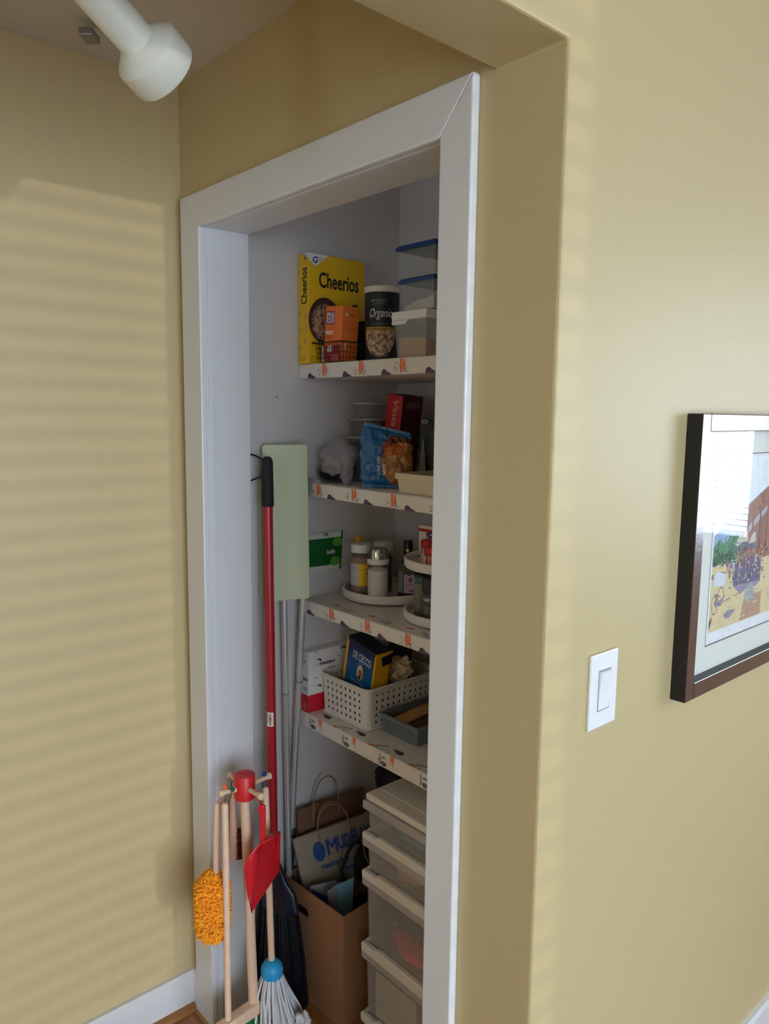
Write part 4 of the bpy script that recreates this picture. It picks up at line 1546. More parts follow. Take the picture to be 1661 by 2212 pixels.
tb = thing('tool_handle', 'flat black handle lying across the front inside the white perforated basket', 'tool', (-.90, .363, bz1))
build('handle', MB().slab(V((-.928, .3565, bz1 - .052)), V((.9, 0, -.12)).normalized(), V((.12, 0, .9)).normalized(), (0, -1, 0), .085, .052, .008), BLACK, tb, bevel=.003)
build('hang_hole', MB().lathe([(.005, -.0003), (.005, .0005), (.004, .0006)], (-.853, .3565, bz1 - .03), 14, (0, -1, 0)), MATS['carton_brown_dark'], tb)
dl = thing('added_dark_sheet', 'added dark sheet inside the white perforated basket, making its holes look dark', 'sheet', (-.87, .36, bz0))
mb = MB().box(-.962, -.800, .3525, .3540, bz0 + .001, bz0 + .082)  # dark sheet added behind the basket holes to stand in for shade inside
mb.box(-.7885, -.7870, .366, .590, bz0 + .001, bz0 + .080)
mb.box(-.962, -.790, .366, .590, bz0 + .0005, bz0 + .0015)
build('hole_darkening_sheet', mb, mat('dark_card', (30, 26, 24), .8), dl)
cb_ = thing('paper_bag_top', 'crumpled beige paper bag poking out of the white basket beside the pasta box', 'bag', (-.825, .47, bz0))
build('crumpled_paper', MB().blob((-.822, .494, bz1 + .018), (.032, .036, .034), .5, 16, 21, 4).blob((-.822, .495, bz1 - .045), (.022, .032, .048), .3, 20, 4, 3),
      mat('beige_paper', (214, 192, 158), .8), cb_, smooth=40)
dk = thing('dark_packet', 'black packet at the back of the white perforated basket', 'packet', (-.90, .55, bz0))
build('packet_bag', pillow((-.955, .555, bz0 + .004), (1, -.1, 0), (.03, .12, 1), .11, .165, .022, .06, .006, 31), MATTEBLACK, dk, smooth=60)
bbn = thing('black_bin', 'black perforated bin at the back of the lowest shelf behind the grey tray', 'bin', (-.6, .615, Z4))
mbb = MB()
perforated(mbb, (-.765, .583, Z4 + .002), (1, 0, 0), (0, 0, .205), .36, .205, 16, 7, .3, .35, .02, .014)
build('front_panel', mbb, MATTEBLACK, bbn, solid=.002)
build('bin_shell', open_tray(-.768, -.402, .5845, .648, Z4 + .001, Z4 + .207, .0025, 0, 0), MATTEBLACK, bbn)

# grey tray with packets
gt = thing('grey_tray', 'low grey plastic tray at the front right of the lowest shelf holding brown packets', 'tray', (-.70, .475, Z4))
GT = mat('grey_tray_plastic', (110, 118, 124), .4)
gx0, gx1, gy0, gy1, gz0, gz1 = -.7665, -.626, .381, .572, Z4 + .001, Z4 + .052
build('tray_body', open_tray(gx0, gx1, gy0, gy1, gz0, gz1, .0025, .005, .006), GT, gt, bevel=.001)
for k in range(4):
    z = gz0 + .009 + .008 * k
    build('front_rib', MB().box(gx0 + .014, gx1 - .014, gy0 + .0002 + .004 - .001 * k, gy0 + .0052 - .001 * k, z, z + .0022), mat('grey_tray_dark', (74, 80, 88), .45), gt)
mb = MB()
for k in range(11):
    y = gy0 + .014 + .0155 * k
    mb.box(gx0 - .0005, gx0 + .0055, y, y + .006, gz1 - .0005, gz1 + .003)
build('notched_edge', mb, GT, gt, kind='stuff')
tp = thing('tan_packet', 'tan flat packet lying along the left side of the grey tray', 'packet', (-.735, .48, gz0 + .003))
build('packet_bag', pillow((-.752, .395, gz0 + .030), (.0, 1, .08), (1, 0, .06), .165, .055, .010, .06, .003, 41).add([], []), mat('tan_foil', (190, 146, 92), .45), tp, smooth=60)
bk_ = thing('brown_packet', 'dark brown glossy packet lying in the grey tray, nearer the front', 'packet', (-.67, .47, gz0 + .003))
build('packet_bag', pillow((-.690, .392, gz0 + .036), (.1, 1, .05), (1, -.1, .0), .155, .056, .014, .06, .005, 43), mat('brown_foil', (72, 46, 36), .35), bk_, smooth=60)

# ------------------------------------------------------------------ drawer tower
CARTX0, CARTX1, CARTY0, CARTY1 = -.703, -.40, .272, .640
dt = thing('drawer_tower', 'white plastic tower of five translucent drawers on the pantry floor', 'drawer unit', ((CARTX0 + CARTX1) / 2, .456, 0))
FRM = mat('drawer_frame_white', (228, 222, 212), .4)
TRANS = clear_mat('drawer_plastic', (206, 202, 196), .24, .35)
TRANS2 = clear_mat('drawer_plastic_thick', (198, 194, 192), .72, .35)
# lid with a front lip
mb = MB()
mb.box(CARTX0, CARTX1, CARTY0 + .004, CARTY1, .6505, .669)
build('lid', mb, FRM, dt, bevel=.006, bseg=3)
build('lid_panel', MB().box(CARTX0 + .02, CARTX1 - .02, CARTY0 + .045, CARTY1 - .03, .6685, .6705), FRM, dt, bevel=.003)
lev = [(.6505, .5690, .5510), (.5510, .4665, .4450), (.4450, .2670, .2420), (.2420, .0680, .0430)]
xm = (CARTX0 + CARTX1) / 2
for k, (zt_, zb_, zr_) in enumerate(lev):
    # rail under the drawer: rounded white bar with a raised finger lip in its middle
    mb = MB()
    pts = [(0, 0), (.36, 0)]
    x0, x1 = CARTX0, CARTX1
    prof = [(x0, zr_), (x1, zr_), (x1, zb_), (xm + .035 + .04, zb_), (xm + .07, zb_ + .006), (xm - .095, zb_ + .006), (xm - .103, zb_ - .001), (xm - .108, zb_), (x0, zb_)]
    mb.prism(prof, (0, CARTY0 - .006, 0), (1, 0, 0), (0, 0, 1), (0, .016, 0))
    build('rail', mb, FRM, dt, bevel=.004, bseg=3)
    build('side_rail', MB().box(CARTX0, CARTX0 + .012, CARTY0 + .0105, CARTY1, zr_, zb_), FRM, dt, bevel=.002)
    build('side_rail', MB().box(CARTX1 - .012, CARTX1, CARTY0 + .0105, CARTY1, zr_, zb_), FRM, dt, bevel=.002)
    # the drawer hanging below the upper rail / lid
    d = build('drawer', open_tray(CARTX0 + .012, CARTX1 - .012, CARTY0 + .004, CARTY1 - .02, zb_ + .0015, zt_ - .010, .002, .004), TRANS, dt, bevel=.002)
    build('drawer_lip', MB().box(CARTX0 - .005, CARTX1 + .005, CARTY0 - .001, CARTY0 + .012, zt_ - .024, zt_ - .001), TRANS2, d, bevel=.004, bseg=3)
build('side_panel', MB().box(CARTX0 + .001, CARTX0 + .0035, CARTY0 + .02, CARTY1 - .004, .02, .65), TRANS, dt)
build('side_panel', MB().box(CARTX1 - .0035, CARTX1 - .001, CARTY0 + .02, CARTY1 - .004, .02, .65), TRANS, dt)
build('drawer', open_tray(CARTX0 + .012, CARTX1 - .012, CARTY0 + .004, CARTY1 - .02, .006, .042, .002, .004), TRANS, dt, bevel=.002)
for sx in (CARTX0 + .02, CARTX1 - .02):
    for sy in (CARTY0 + .03, CARTY1 - .03):
        build('foot', MB().lathe([(.012, 0), (.012, .007)], (sx, sy, 0), 16), FRM, dt)
# what shows through the drawers
for nm, lb, cc, rad, colr, sd in (
        ('cloth_bundle', 'blue-green cloth seen through the top drawer of the tower', (-.57, .36, .595), (.09, .06, .028), (84, 150, 172), 3),
        ('cloth_bundle', 'pale tan cloth seen through the second drawer of the tower', (-.56, .36, .492), (.09, .06, .024), (214, 170, 140), 5),
        ('cloth_bundle', 'dark navy cloth seen through the third drawer of the tower, above the pink one', (-.55, .340, .368), (.115, .050, .028), (34, 38, 66), 8),
        ('cloth_bundle', 'pink cloth at the bottom of the third drawer of the tower', (-.53, .345, .297), (.115, .055, .022), (226, 64, 96), 12),
        ('cloth_bundle', 'green cloth at the back of the third drawer of the tower', (-.55, .475, .365), (.12, .05, .062), (84, 158, 116), 15)):
    t = thing(nm, lb, 'cloth', (cc[0], cc[1], cc[2] - rad[2]))
    build('folded_cloth', MB().blob(cc, rad, .28, 16, sd, 3), mat(nm + str(sd), colr, .85), t, smooth=60)
t = thing('white_carton', 'white carton filling the lowest drawer but one of the tower', 'box', (-.55, .36, .073))
Carton(t, (-.665, .285, .073), (1, 0, 0), (0, 0, 1), .15, .125, .2, mat('dull_white_carton', (206, 198, 188), .6))

# ------------------------------------------------------------------ cardboard box with bags on the floor
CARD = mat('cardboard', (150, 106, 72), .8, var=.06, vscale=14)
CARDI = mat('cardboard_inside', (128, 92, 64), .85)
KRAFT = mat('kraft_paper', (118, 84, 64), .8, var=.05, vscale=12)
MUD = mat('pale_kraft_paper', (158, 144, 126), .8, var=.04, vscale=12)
cbx = thing('cardboard_box', 'open brown cardboard box with a hand hole, full of bags, beside the drawer tower', 'box', (-.88, .37, 0))
th_ = math.radians(3)
bU, bV = V((math.cos(th_), math.sin(th_), 0)), V((-math.sin(th_), math.cos(th_), 0))
BO = V((-1.0005, .228, 0))
bw, bd, bh, bt = .257, .285, .322, .004
Zv = V((0, 0, 1))
# front with an oval hole
mb = MB()
hc, hz, hr, hh_ = .075, .255, .038, .013
n = 16
hole = [(hc + (hr - hh_) * (1 if math.cos(2 * math.pi * k / n) > 0 else -1) + hh_ * math.cos(2 * math.pi * k / n), hz + hh_ * math.sin(2 * math.pi * k / n)) for k in range(n)]
bm = bmesh.new()
es = []
for lp in ([(0, 0), (bw, 0), (bw, bh), (0, bh)], hole):
    vv = [bm.verts.new(BO + bU * a + Zv * b) for a, b in lp]
    es += [bm.edges.new((vv[k], vv[(k + 1) % len(vv)])) for k in range(len(vv))]
bmesh.ops.triangle_fill(bm, use_beauty=True, use_dissolve=False, edges=es)
bm.verts.index_update()
vs = [v_.co.copy() for v_ in bm.verts]
fs = [tuple(q.index for q in f_.verts) for f_ in bm.faces]
bm.free()
mb.add([p + bV * bt / 2 for p in vs], fs)
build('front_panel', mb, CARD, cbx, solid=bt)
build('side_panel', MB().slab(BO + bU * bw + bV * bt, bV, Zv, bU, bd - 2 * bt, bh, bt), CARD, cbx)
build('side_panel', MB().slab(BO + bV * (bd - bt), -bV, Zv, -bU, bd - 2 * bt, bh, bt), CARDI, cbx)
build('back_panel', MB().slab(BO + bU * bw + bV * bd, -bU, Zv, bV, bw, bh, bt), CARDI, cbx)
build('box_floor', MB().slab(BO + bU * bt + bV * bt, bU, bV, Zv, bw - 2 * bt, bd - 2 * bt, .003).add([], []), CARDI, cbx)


def paper_bag(name, label, TL_, TR_, BL_, BR_, depth, m, hpts, htop, zs):
    """flat gusseted bag: front quad facing +x, depth behind (towards -x)"""
    TL_, TR_, BL_, BR_ = V(TL_), V(TR_), V(BL_), V(BR_)
    t = thing(name, label, 'bag', ((BL_.x + BR_.x) / 2, (BL_.y + BR_.y) / 2, min(BL_.z, BR_.z)))
    nx, ny = 14, 14
    N = (TR_ - TL_).cross(TL_ - BL_).normalized()
    if N.x < 0:
        N = -N
    mb = MB()
    for s in (1, 0):
        vs, fs = [], []
        for j in range(ny + 1):
            for i in range(nx + 1):
                u, v = i / nx, j / ny
                p = BL_.lerp(BR_, u).lerp(TL_.lerp(TR_, u), v)
                e = min(1, 5 * min(u, 1 - u))
                p = p - N * (0 if s else depth * (.5 + .5 * (1 - v))) + N * (.004 * e * noise.noise(V((u * 4 + zs, v * 4, s))) + .003 * e * abs(noise.noise(V((u * 9, v * 8, zs)))))
                vs.append(p)
        for j in range(ny):
            for i in range(nx):
                k = j * (nx + 1) + i
                q = (k, k + 1, k + nx + 2, k + nx + 1)
                fs.append(q if s else q[::-1])
        mb.add(vs, fs)
    g = (nx + 1) * (ny + 1)
    for j in range(ny):
        a = j * (nx + 1)
        mb.f.append([a, a + nx + 1, g + a + nx + 1, g + a]); mb.mi.append(0)
        a = j * (nx + 1) + nx
        mb.f.append([a + nx + 1, a, g + a, g + a + nx + 1]); mb.mi.append(0)
    build('paper_body', mb, m, t, smooth=40)
    for hp in hpts:
        pts = []
        for k in range(15):
            a = math.pi * k / 14
            u = (hp[0] + hp[1]) / 2 - (hp[1] - hp[0]) / 2 * math.cos(a)
            base = TL_.lerp(TR_, u)
            pts.append(base + (TL_ - BL_).normalized() * (htop * max(0, math.sin(a)) ** .7 - .03) + N * hp[2])
        pts = [pts[0] - (TL_ - BL_).normalized() * .02] + pts + [pts[-1] - (TL_ - BL_).normalized() * .02]
        build('twine_handle', MB().tube(pts, .0022, 6), mat('paper_twine', (150, 124, 98), .85), t, smooth=60)
    return t, N


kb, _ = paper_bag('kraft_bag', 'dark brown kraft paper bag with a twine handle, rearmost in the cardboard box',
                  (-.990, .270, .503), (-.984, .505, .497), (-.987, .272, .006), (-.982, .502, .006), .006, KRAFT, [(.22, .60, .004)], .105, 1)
# pet shop bag
mtl, mtr, mbl, mbr = V((-.962, .236, .440)), V((-.950, .500, .432)), V((-.953, .286, .200)), V((-.940, .545, .180))
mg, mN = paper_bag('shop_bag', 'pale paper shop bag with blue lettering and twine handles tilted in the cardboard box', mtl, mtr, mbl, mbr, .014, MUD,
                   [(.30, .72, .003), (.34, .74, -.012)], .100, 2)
pr = Print(lambda u, v, e: mbl.lerp(mbr, u).lerp(mtl.lerp(mtr, u), v) + mN * (e + .0045))
MBL = mat('print_bag_blue', (44, 72, 150), .7)
MBL2 = mat('print_bag_blue_pale', (84, 100, 150), .7)
pr.ell(.265, .745, .075, .125, MBL, 28)
for k in range(5):
    pr.e = .0006
    pr.rect(.205 + .01 * abs(k - 2), .325 - .01 * abs(k - 2), .66 + .04 * k, .668 + .04 * k, MBL2)
pr.text('M', .365, .500, .66, .86, MBL, 0)
pr.text('M', .372, .507, .66, .86, MBL, 0)
pr.text('UD', .515, .685, .68, .85, MBL, .016)
pr.text('B', .70, .79, .68, .88, MBL, .012)
pr.text('AY', .80, .96, .70, .87, MBL, .014)
pr.text('Healthy Pets', .26, .62, .49, .575, MBL, .015)
pr.text('Stores', .50, .66, .40, .465, MBL, .015)
for k in range(12):
    a0 = math.pi * k / 12
    pr.e = .0006
    pr.poly([(.42 + .19 * math.cos(a0 + q), .16 + rr * math.sin(a0 + q)) for q, rr in ((0, .14), (.27, .14), (.27, .132), (0, .132))], MBL2)
pr.text('Happy Planet', .25, .62, .10, .155, MBL, .01)
pr.done('bag_lettering', mg)['kind'] = 'stuff'

sp_ = thing('black_strap_bag', 'small black bag with a loop strap lying against the pale shop bag', 'bag', (-.90, .43, .2))
build('bag_body', MB().blob((-.905, .452, .315), (.020, .038, .062), .25, 14, 6, 3), mat('black_fabric', (16, 17, 18), .8), sp_, smooth=60)
pts = [V((-.905, .362 + .095 * k / 12, .29 + .100 * math.sin(math.pi * (.12 + .72 * k / 12)))) for k in range(13)]
build('strap', MB().tube([V((-.905, .385, .245))] + pts, .0055, 8), MATS['black_fabric'], sp_, smooth=60)
tw = thing('brown_twine', 'thin brown twine dangling in front of the black strap bag in the cardboard box', 'string', (-.885, .44, .25))
build('twine', MB().tube([(-.885, .432, .43), (-.882, .424, .39), (-.88, .428, .355), (-.878, .446, .315), (-.877, .456, .28), (-.876, .465, .25)], .0016, 6), MATS['paper_twine'], tw, smooth=60)
for nm, lb, pts, colr in (
        ('teal_folder', 'pale teal card wedge standing in the front of the cardboard box', [(-.862, .312, .322), (-.858, .368, .322), (-.856, .362, .150), (-.857, .335, .150)], (126, 182, 196)),
        ('grey_folder', 'grey card folder standing left of the teal wedge in the cardboard box', [(-.866, .282, .314), (-.8635, .322, .324), (-.859, .352, .12), (-.861, .310, .12)], (150, 146, 146)),
        ('blue_folder', 'dark blue card folder nearest the front left inside the cardboard box', [(-.905, .258, .310), (-.895, .330, .252), (-.893, .335, .12), (-.905, .258, .12)], (28, 66, 148)),
        ('white_folder', 'pale grey card behind the blue folder in the cardboard box', [(-.918, .262, .312), (-.906, .345, .300), (-.906, .345, .12), (-.918, .262, .12)], (176, 176, 180))):
    t = thing(nm, lb, 'folder', tuple(pts[2]))
    a = V(pts[1]) - V(pts[0])
    nn = V((1, 0, 0))
    q = [V(p) for p in pts]
    mb = MB().add(q + [p - nn * .002 for p in q], [(0, 3, 2, 1), (4, 5, 6, 7), (0, 1, 5, 4), (1, 2, 6, 5), (2, 3, 7, 6), (3, 0, 4, 7)])
    build('card', mb, mat(nm + '_card', colr, .6), t)
gb = thing('black_refuse_bag', 'black bag slumped in the back left corner of the pantry behind the cardboard box', 'bag', (-.86, .59, 0))
mb = MB().blob((-.865, .590, .24), (.105, .048, .235), .16, 16, 17, 4, squash=.002)
mb.blob((-.895, .560, .505), (.085, .045, .092), .22, 16, 23, 3)
build('bag_film', mb, mat('black_refuse', (10, 10, 13), .4), gb, smooth=60)

# ------------------------------------------------------------------ wet-wipe floor sweepers stored head up
SWG = mat('sweeper_green', (192, 200, 164), .5)
SWS = mat('sweeper_pole', (214, 216, 220), .25, .6)
SWD = mat('sweeper_grip', (40, 42, 46), .5)


def sweeper(label, quad, ptop, pbot, joints, seed):
    q = [V(p) for p in quad]            # TL TR BR BL
    c = (q[0] + q[1] + q[2] + q[3]) / 4
    U = ((q[1] - q[0]) + (q[2] - q[3])).normalized()
    Vv = ((q[0] - q[3]) + (q[1] - q[2])).normalized()
    N = U.cross(Vv).normalized()
    t = thing('floor_sweeper', label, 'mop', (pbot[0], pbot[1], pbot[2]), 'floor sweepers stored head up')
    # rounded pad
    w_, h_ = (q[1] - q[0]).length, (q[0] - q[3]).length
    r = .008
    pts = []
    for sx, sy, a0 in ((1, 1, 0), (-1, 1, 90), (-1, -1, 180), (1, -1, 270)):
        for k in range(5):
            an = math.radians(a0 + 22.5 * k)
            pts.append((sx * (w_ / 2 - r) + math.cos(an) * r, sy * (h_ / 2 - r) + math.sin(an) * r))
    build('head_plate', MB().prism(pts, c, U, Vv, -N * .010), SWG, t, bevel=.002)
    pt_, pb_ = V(ptop), V(pbot)
    build('pole', MB().tube([pt_, pb_.lerp(pt_, .12)], .0085, 14), SWS, t, smooth=60)
    build('grip', MB().tube([pb_.lerp(pt_, .145), pb_.lerp(pt_, .14), pb_.lerp(pt_, .02), pb_], [.009, .0125, .0125, .008], 14), SWD, t, smooth=40)
    for j in joints:
        p0 = pb_.lerp(pt_, j)
        build('joint_ring', MB().tube([p0, p0 + (pt_ - pb_).normalized() * .004], .0098, 14), GREYSTEEL, t, smooth=40)
        for s in (-1, 1):
            build('screw', MB().lathe([(.0022, 0), (.0022, .003)], p0 + (pt_ - pb_).normalized() * -.03 + V((RT.x, RT.y, 0)) * .0085 * s, 8, (RT.x * s, RT.y * s, 0)), STEEL, t)
    build('swivel', MB().tube([c - N * .012, c - N * .018, c - N * .018 - Vv * .06], [.012, .012, .009], 10), SWD, t, smooth=40)


sweeper('pale green headed floor sweeper, nearer of two, its plate facing the room',
        [(-.992, .164, 1.532), (-.949, .275, 1.534), (-.933, .275, 1.123), (-.984, .163, 1.122)], (-.985, .222, 1.30), (-.9875, .244, .008), (.225, .655), 1)
sweeper('floor sweeper behind the nearer one, its silver pole and plate edge showing',
        [(-1.009, .166, 1.44), (-.978, .262, 1.44), (-.976, .262, 1.128), (-1.006, .160, 1.128)], (-.956, .273, 1.23), (-1.0065, .2535, .32), (.62,), 2)

# hook and nails on the pantry left wall
hk = thing('wall_hook', 'black wire loop hook on the pantry left wall at the broom grip', 'hook', (XW, .17, 1.45))
build('hook_wire', MB().tube([(-1.019, .132, 1.503), (-1.004, .136, 1.508), (-.985, .143, 1.504), (-.962, .152, 1.492), (-.957, .158, 1.47), (-.965, .152, 1.458), (-.985, .142, 1.447), (-1.004, .136, 1.440), (-1.019, .132, 1.443)], .0022, 8), BLACK, hk, smooth=60)
nl = thing('wall_nail', 'small dark nail in the pantry left wall beside the broom label', 'nail', (XW, .187, .815))
build('nail_shank', MB().tube([(-1.0195, .187, .815), (-1.000, .184, .817)], .0016, 8), BLACK, nl)
n2 = nl.copy(); COL.objects.link(n2); n2.location = (XW, .227, 1.654); n2['label'] = 'tiny dark nail head high on the pantry left wall'
ch = nl.children[0].copy(); COL.objects.link(ch); ch.parent = n2; ch.scale = (.25, 1, 1)
OFF[n2.name] = V(n2.location)

# ------------------------------------------------------------------ red broom
bm_ = thing('broom', 'broom with red metal pole, black foam grip and navy head leaning inside the doorway', 'broom', (-.935, .158, 0))
b0, b1 = V((-.9465, .150, 1.503)), V((-.9318, .1518, .43))
b2 = b0.lerp(b1, .1155)
build('grip', MB().tube([b0 + V((0, 0, .0015)), b0 - V((0, 0, .001)), b0 - V((0, 0, .006)), b0.lerp(b2, .1), b0.lerp(b2, .97), b2], [.006, .010, .0128, .0142, .0152, .0145], 18), mat('foam_black', (16, 18, 20), .75), bm_, smooth=40)
build('pole', MB().tube([b2, b1], .0122, 18), mat('broom_red', (168, 28, 36), .3), bm_, smooth=60)
d = V((-.55, -.835, 0))
lm = b0.lerp(b1, .6333)
az = math.degrees(math.atan2(-.893 - lm.y, .674 - lm.x))
pr = Print(can_map((lm.x, lm.y, 0), .0123, lm.z - .019, .038, az - 72, az + 28))
pr.step = .0006
pr.rect(.02, .98, 0, 1, INKW, 12)
pr.text('LIBMAN', .42, .74, .08, .84, mat('label_crimson', (170, 30, 60), .5), .03, 0, -90)
pr.rect(.44, .72, .86, .885, INKB, 2)
pr.rect(.2, .28, .25, .95, INK, 1)
pr.done('pole_label', bm_)
NAVY = mat('broom_navy', (16, 24, 42), .22)
hd = MB()
secs = [(.44, .013, .013), (.41, .020, .016), (.37, .030, .020), (.34, .052, .024), (.30, .062, .027), (.285, .062, .027)]
hc_ = V((-.925, .163, 0))
vs, fs = [], []
n = 20
hu_ = V((.9, .44, 0)).normalized()
hv_ = V((-.44, .9, 0)).normalized()
for z, a, b in secs:
    cc = V((-.931, .152, 0)).lerp(hc_, min(1, (.44 - z) / .1))
    for k in range(n):
        an = 2 * math.pi * k / n
        vs.append(cc + hu_ * math.cos(an) * a + hv_ * math.sin(an) * b * .62 + V((0, 0, z)))
for i in range(len(secs) - 1):
    for k in range(n):
        k2 = (k + 1) % n
        fs.append((i * n + k, (i + 1) * n + k, (i + 1) * n + k2, i * n + k2))
fs.append(tuple(range(n)))
fs.append(tuple((len(secs) - 1) * n + k for k in range(n))[::-1])
build('head_block', MB().add(vs, fs), NAVY, bm_, smooth=40)
mb = MB()
for q in range(420):
    u, v = random.uniform(-1, 1), random.uniform(-1, 1)
    top = hc_ + hu_ * u * .056 + hv_ * v * .013 + V((0, 0, .286))
    bot = hc_ + hu_ * (u * .080 + .006) + hv_ * v * .020 + V((0, 0, .004 + .035 * (u + 1) * .3))
    mb.tube([top, top.lerp(bot, .5) + hu_ * .004 * u, bot], .0016, 3, 0, False)
build('bristles', mb, mat('bristle_black', (20, 24, 34), .5), bm_, kind='stuff')

# ------------------------------------------------------------------ toy cleaning set on its wooden stand
SC = V((-.852, .018, 0))
st = thing('toy_tool_stand', 'pale wooden toy stand with red cap and pegs before the left door jamb', 'stand', (*SC[:2], 0))
lean = V((.013, .0145, 0))
ptop = SC + V((0, 0, .69))
pbase = SC + lean + V((0, 0, .02))
build('pole', MB().tube([ptop, pbase], .0122, 20), WOODTOY, st, smooth=60)
build('cap', MB().lathe([(.0235, .683), (.0255, .6855), (.0255, .741), (.0235, .744), (.018, .7445)], SC, 36), REDTOY, st, smooth=35)
build('base', MB().prism([(-.07, -.07), (.07, -.07), (.07, .07), (-.07, .07)], SC + lean, (1, 0, 0), (0, 1, 0), (0, 0, .02)), WOODTOY, st, bevel=.006)
ZP = .712
pegs = {}
for nm, dr, ln in (('x', (1, 0, 0), .068), ('nx', (-1, 0, 0), .060), ('y', (0, 1, 0), .064), ('ny', (0, -1, 0), .060)):
    dr = V(dr)
    a = SC + V((0, 0, ZP)) + dr * .024
    b = SC + V((0, 0, ZP + .004)) + dr * ln
    build('peg', MB().tube([a, b, b + dr * .0005, b + dr * .009, b + dr * .011], [.0062, .0062, .0085, .0085, .006], 16), WOODTOY, st, smooth=40)
    pegs[nm] = b
cord = mat('cord_red', (190, 40, 50), .6)
build('cap_string', MB().tube([SC + V((-.012, -.010, .7455)), SC + V((0, .004, .7458)), SC + V((.010, .016, .7455))], .0008, 6), MATS['cord_red'], st)


def loop(parent, p, q, colr, nm, knot=None):
    m = mat('cord_' + nm, colr, .6)
    p, q = V(p), V(q)
    side = V((RT.x, RT.y, 0)) * .004
    build('hang_loop', MB().tube([q - side, p.lerp(q, .3) - side * 1.6, p + V((0, 0, .009)) - side, p + V((0, 0, .0105)), p + V((0, 0, .009)) + side, p.lerp(q, .3) + side * 1.6, q + side], .0011, 6), m, parent, smooth=60)
    if knot:
        build('knot', MB().blob(knot, (.005, .005, .006), .3, 20, 3, 2), m, parent)


# duster: orange yarn head on a wooden handle
du = thing('toy_duster', 'toy duster with a fluffy orange yarn head hanging from the wooden stand', 'duster', (-.872, -.052, .33))
h0, h1 = V((-.868, -.048, .684)), V((-.878, -.050, .50))
build('handle', MB().tube([h0 + V((0, 0, .004)), h0, h0.lerp(h1, .5), h1 + V((0, 0, -.12))], [.004, .0078, .0085, .008], 16), WOODTOY, du, smooth=50)
loop(du, SC + V((.0, -.050, ZP)), h0 - V((0, 0, .006)), (246, 118, 40), 'orange', SC + V((-.006, -.052, ZP + .014)))
YARN = mat('orange_yarn', (255, 176, 40), .85)
mb = MB()
dc_ = V((-.877, -.060, .418))
AX = V((.05, .0, 1)).normalized()
mb.lathe([(.012, -.085), (.032, -.06), (.034, 0), (.032, .06), (.012, .085)], dc_, 16, AX)
for q in range(2600):
    a = random.uniform(0, 2 * math.pi)
    t_ = random.uniform(-1, 1)
    # points spread over a capsule: radius .034, half length .083
    R_, H_ = .034, .050
    arc = H_ * 2 + 2 * R_
    s_ = (t_ * arc / 2)
    if abs(s_) < H_:
        base, nrm = V((math.cos(a) * R_, math.sin(a) * R_, s_)), V((math.cos(a), math.sin(a), 0))
    else:
        w_ = (abs(s_) - H_) / R_
        sg = 1 if s_ > 0 else -1
        nrm = V((math.cos(a) * math.sqrt(max(0, 1 - w_ * w_)), math.sin(a) * math.sqrt(max(0, 1 - w_ * w_)), sg * w_))
        base = V((0, 0, sg * H_)) + nrm * R_
    ln = random.uniform(.007, .013)
    jit = V((random.gauss(0, .45), random.gauss(0, .45), random.gauss(0, .45)))
    p = dc_ + base * .94
    e = (nrm + jit).normalized()
    mb.tube([p, p + nrm * ln * .6, p + nrm * ln * .6 + e * ln * .55], [.0021, .0024, .0020], 4)
build('yarn_head', mb, YARN, du, smooth=60, kind='stuff')

# toy broom
tbm = thing('toy_broom', 'toy broom with a long pale wooden handle and wooden block head, front of the stand', 'broom', (-.832, -.050, .1))
q0, q1 = V((-.836, -.0455, .694)), V((-.828, -.050, .142))
build('handle', MB().tube([q0 + V((0, 0, .004)), q0, q0.lerp(q1, .3), q1], [.004, .0080, .0086, .0078], 18), WOODTOY, tbm, smooth=50)
loop(tbm, SC + V((.004, -.043, ZP)), q0 - V((0, 0, .008)), (20, 92, 52), 'green', SC + V((.012, -.040, ZP + .010)))
hb = V((-.834, -.015, .118))
bdir, bnor = V((-.10, 1, 0)).normalized(), V((1, .10, 0)).normalized()
build('head_block', MB().slab(hb - bdir * .062 - V((0, 0, .011)) + bnor * .016, bdir, Zv, bnor, .124, .032, .032), WOODTOY, tbm, bevel=.006, bseg=3)
mb = MB()
for q in range(420):
    a, b = random.uniform(-.056, .056), random.uniform(-.012, .012)
    p = hb + bdir * a + bnor * b + V((0, 0, -.010))
    mb.tube([p, p + V((0, 0, -.085)) + bdir * a * .18 + bnor * b * .5], .0011, 3, 0, False)
build('bristles', mb, mat('bristle_green', (30, 140, 62), .6), tbm, kind='stuff')

# toy hand brush at the back
thb = thing('toy_hand_brush', 'toy hand brush with dark red bristles hanging behind the stand pole', 'brush', (-.900, .012, .5))
q0 = V((-.897, .012, .690))
build('handle', MB().tube([q0 + V((0, 0, .003)), q0, q0 - V((0, 0, .05)), q0 - V((.0, 0, .10)), q0 - V((0, 0, .185))], [.003, .0075, .0085, .010, .010], 14), wood_mat('brush_beech', (196, 152, 130), (214, 172, 150), .5, (60, 60, 3)), thb, smooth=50)
loop(thb, SC + V((-.046, 0, ZP)), q0 - V((0, 0, .006)), (60, 24, 30), 'maroon')
mb = MB()
for q in range(260):
    z = random.uniform(-.185, -.105)
    a = random.uniform(-.009, .009)
    p = q0 + V((.004, .008 + a * .2, z)) + V((-.66, .75, 0)) * 0
    p = q0 + V((0, 0, z)) + V((a, 0, 0))
    mb.tube([p, p + V((.006, .022, -.004))], .0012, 3, 0, False)
build('bristles', mb, mat('bristle_maroon', (92, 22, 26), .7), thb, kind='stuff')

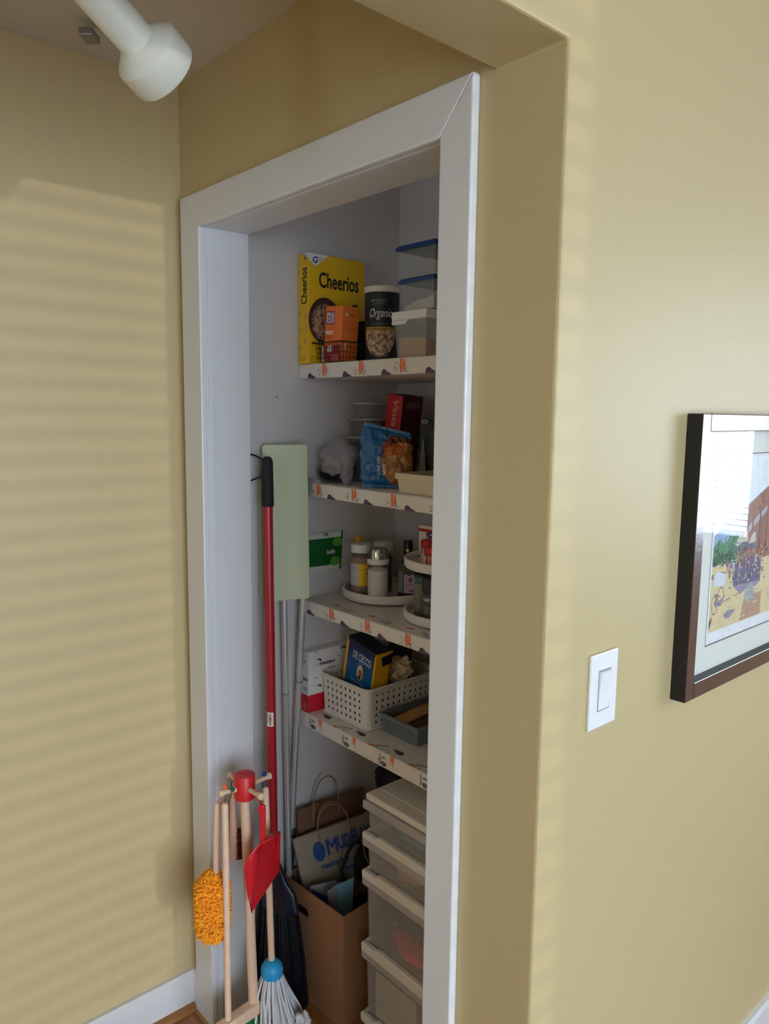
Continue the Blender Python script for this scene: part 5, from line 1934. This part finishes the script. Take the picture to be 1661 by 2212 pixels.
# toy dustpan
dp = thing('toy_dustpan', 'red toy dustpan hanging from the right peg of the wooden stand', 'dustpan', (-.78, .03, .43))
DPR = mat('dustpan_red', (216, 36, 46), .3)
A, B, C_, D_ = V((-.773, .016, .608)), V((-.792, .062, .604)), V((-.7805, .069, .503)), V((-.780, -.010, .430))
pl = (B - A).cross(D_ - A).normalized()
_e = V((.6737, -.893, 1.6125))
C_ = _e + (C_ - _e) * ((A - _e).dot(pl) / (C_ - _e).dot(pl))
if pl.dot(V((.74, -.66, 0))) < 0:
    pl = -pl
mb = MB()
q = [A, B, C_, D_]
mb.add(q + [p - pl * .0025 for p in q], [(0, 3, 2, 1), (4, 5, 6, 7), (0, 1, 5, 4), (1, 2, 6, 5), (2, 3, 7, 6), (3, 0, 4, 7)])
build('pan_floor', mb, DPR, dp, bevel=.001)
Ls = [A, V((-.7735, -.004, .597)), V((-.781, -.024, .574)), V((-.785, -.028, .543)), V((-.7835, -.021, .487)), D_]
Es = [A.lerp(D_, t) for t in (0, .06, .2, .38, .7, 1)]
mb = MB()
vs = []
for a, b in zip(Es, Ls):
    vs += [a, b + pl * .002]
mb.add(vs, [(2 * k, 2 * k + 2, 2 * k + 3, 2 * k + 1) for k in range(5)])
build('side_flange', mb, DPR, dp, solid=.0025, smooth=50)
mb = MB()
Es = [A, A.lerp(B, .5), B, B.lerp(C_, .5), C_]
hs = [.016, .020, .018, .008, .001]
vs = []
for a, hgt in zip(Es, hs):
    vs += [a, a + pl * hgt + (a - (A + B + C_ + D_) / 4) * .08]
mb.add(vs, [(2 * k, 2 * k + 2, 2 * k + 3, 2 * k + 1) for k in range(4)])
build('back_flange', mb, DPR, dp, solid=.0025, smooth=50)
Hd = V((-.777, .020, .700))
hU = V((.664, .747, 0)) * 1
hx = [(-.0055, -.100), (.0075, -.100), (.0080, -.004), (.004, .001), (-.006, .001), (-.0095, -.006), (-.0095, -.016), (-.0055, -.024)]
build('pan_handle', MB().prism([(a * 1.05, b * .96) for a, b in hx], Hd + V((0, 0, -.006)) + V((.003, -.003, 0)), hU, Zv, V((-.0067, .0060, 0))), DPR, dp, bevel=.0025, bseg=3)
build('rivet', MB().lathe([(.0022, 0), (.0018, .001)], Hd + hU * .002 + V((.0032, -.0032, -.046)), 12, (.74, -.66, 0)), STEEL, dp)
loop(dp, SC + V((.058, 0, ZP)), Hd - V((0, 0, .010)), (236, 84, 36), 'tangerine')

# toy mop
tm = thing('toy_mop', 'toy mop with a blue ball head and white yarn strands, right of the stand', 'mop', (-.826, .078, .02))
m0, m1 = V((-.846, .074, .690)), V((-.826, .075, .232))
build('handle', MB().tube([m0 + V((0, 0, .004)), m0, m0.lerp(m1, .5), m1], [.004, .0078, .0085, .0082], 18), WOODTOY, tm, smooth=50)
loop(tm, SC + V((0, .055, ZP)), m0 - V((0, 0, .006)), (24, 44, 140), 'blue', SC + V((.002, .055, ZP + .014)))
mc = V((-.8245, .075, .2125))
build('ball_head', MB().lathe([(.010, .0275), (.020, .021), (.0265, .010), (.0285, 0), (.0275, -.010), (.0255, -.016), (.020, -.017)], mc, 32), mat('mop_blue', (40, 156, 214), .45), tm, smooth=50)
STR = mat('mop_yarn', (224, 224, 226), .9, bump=.6, bscale=900)
for q in range(64):
    a = 2 * math.pi * q / 32 + random.gauss(0, .08)
    ring = .024 if q < 32 else .014
    fl_ = (.040 if q < 32 else .022) + random.uniform(-.008, .014)
    d = V((math.cos(a), math.sin(a), 0))
    tang = V((-d.y, d.x, 0)) * random.gauss(0, .007)
    lean_ = V((.012, .010, 0))
    p0 = mc + d * ring + V((0, 0, -.014))
    p1 = mc + d * (ring + fl_ * .30) + V((0, 0, -.055))
    p2 = mc + d * (ring + fl_ * .72) + tang + lean_ * .5 + V((0, 0, -.115))
    p3 = mc + d * (ring + fl_ * 1.05) + tang * 1.8 + lean_ + V((0, 0, -.168 - random.uniform(0, .018)))
    r_ = .0031 + random.uniform(-.0003, .0005)
    build('strand', MB().tube([p0, p1, p2, p3], [r_ * .8, r_, r_ * 1.05, r_ * .9], 6), STR, tm, smooth=70)
mb = MB()
for q in range(9):
    a = random.uniform(-.3, 1.2)
    p = mc + V((.058 + .012 * random.random(), .030 + .035 * random.random(), -.10 - .05 * random.random()))
    mb.blob(p, (.009, .009, .010), .5, 30, q, 2)
build('frayed_ends', mb, STR, tm, smooth=70, kind='stuff')
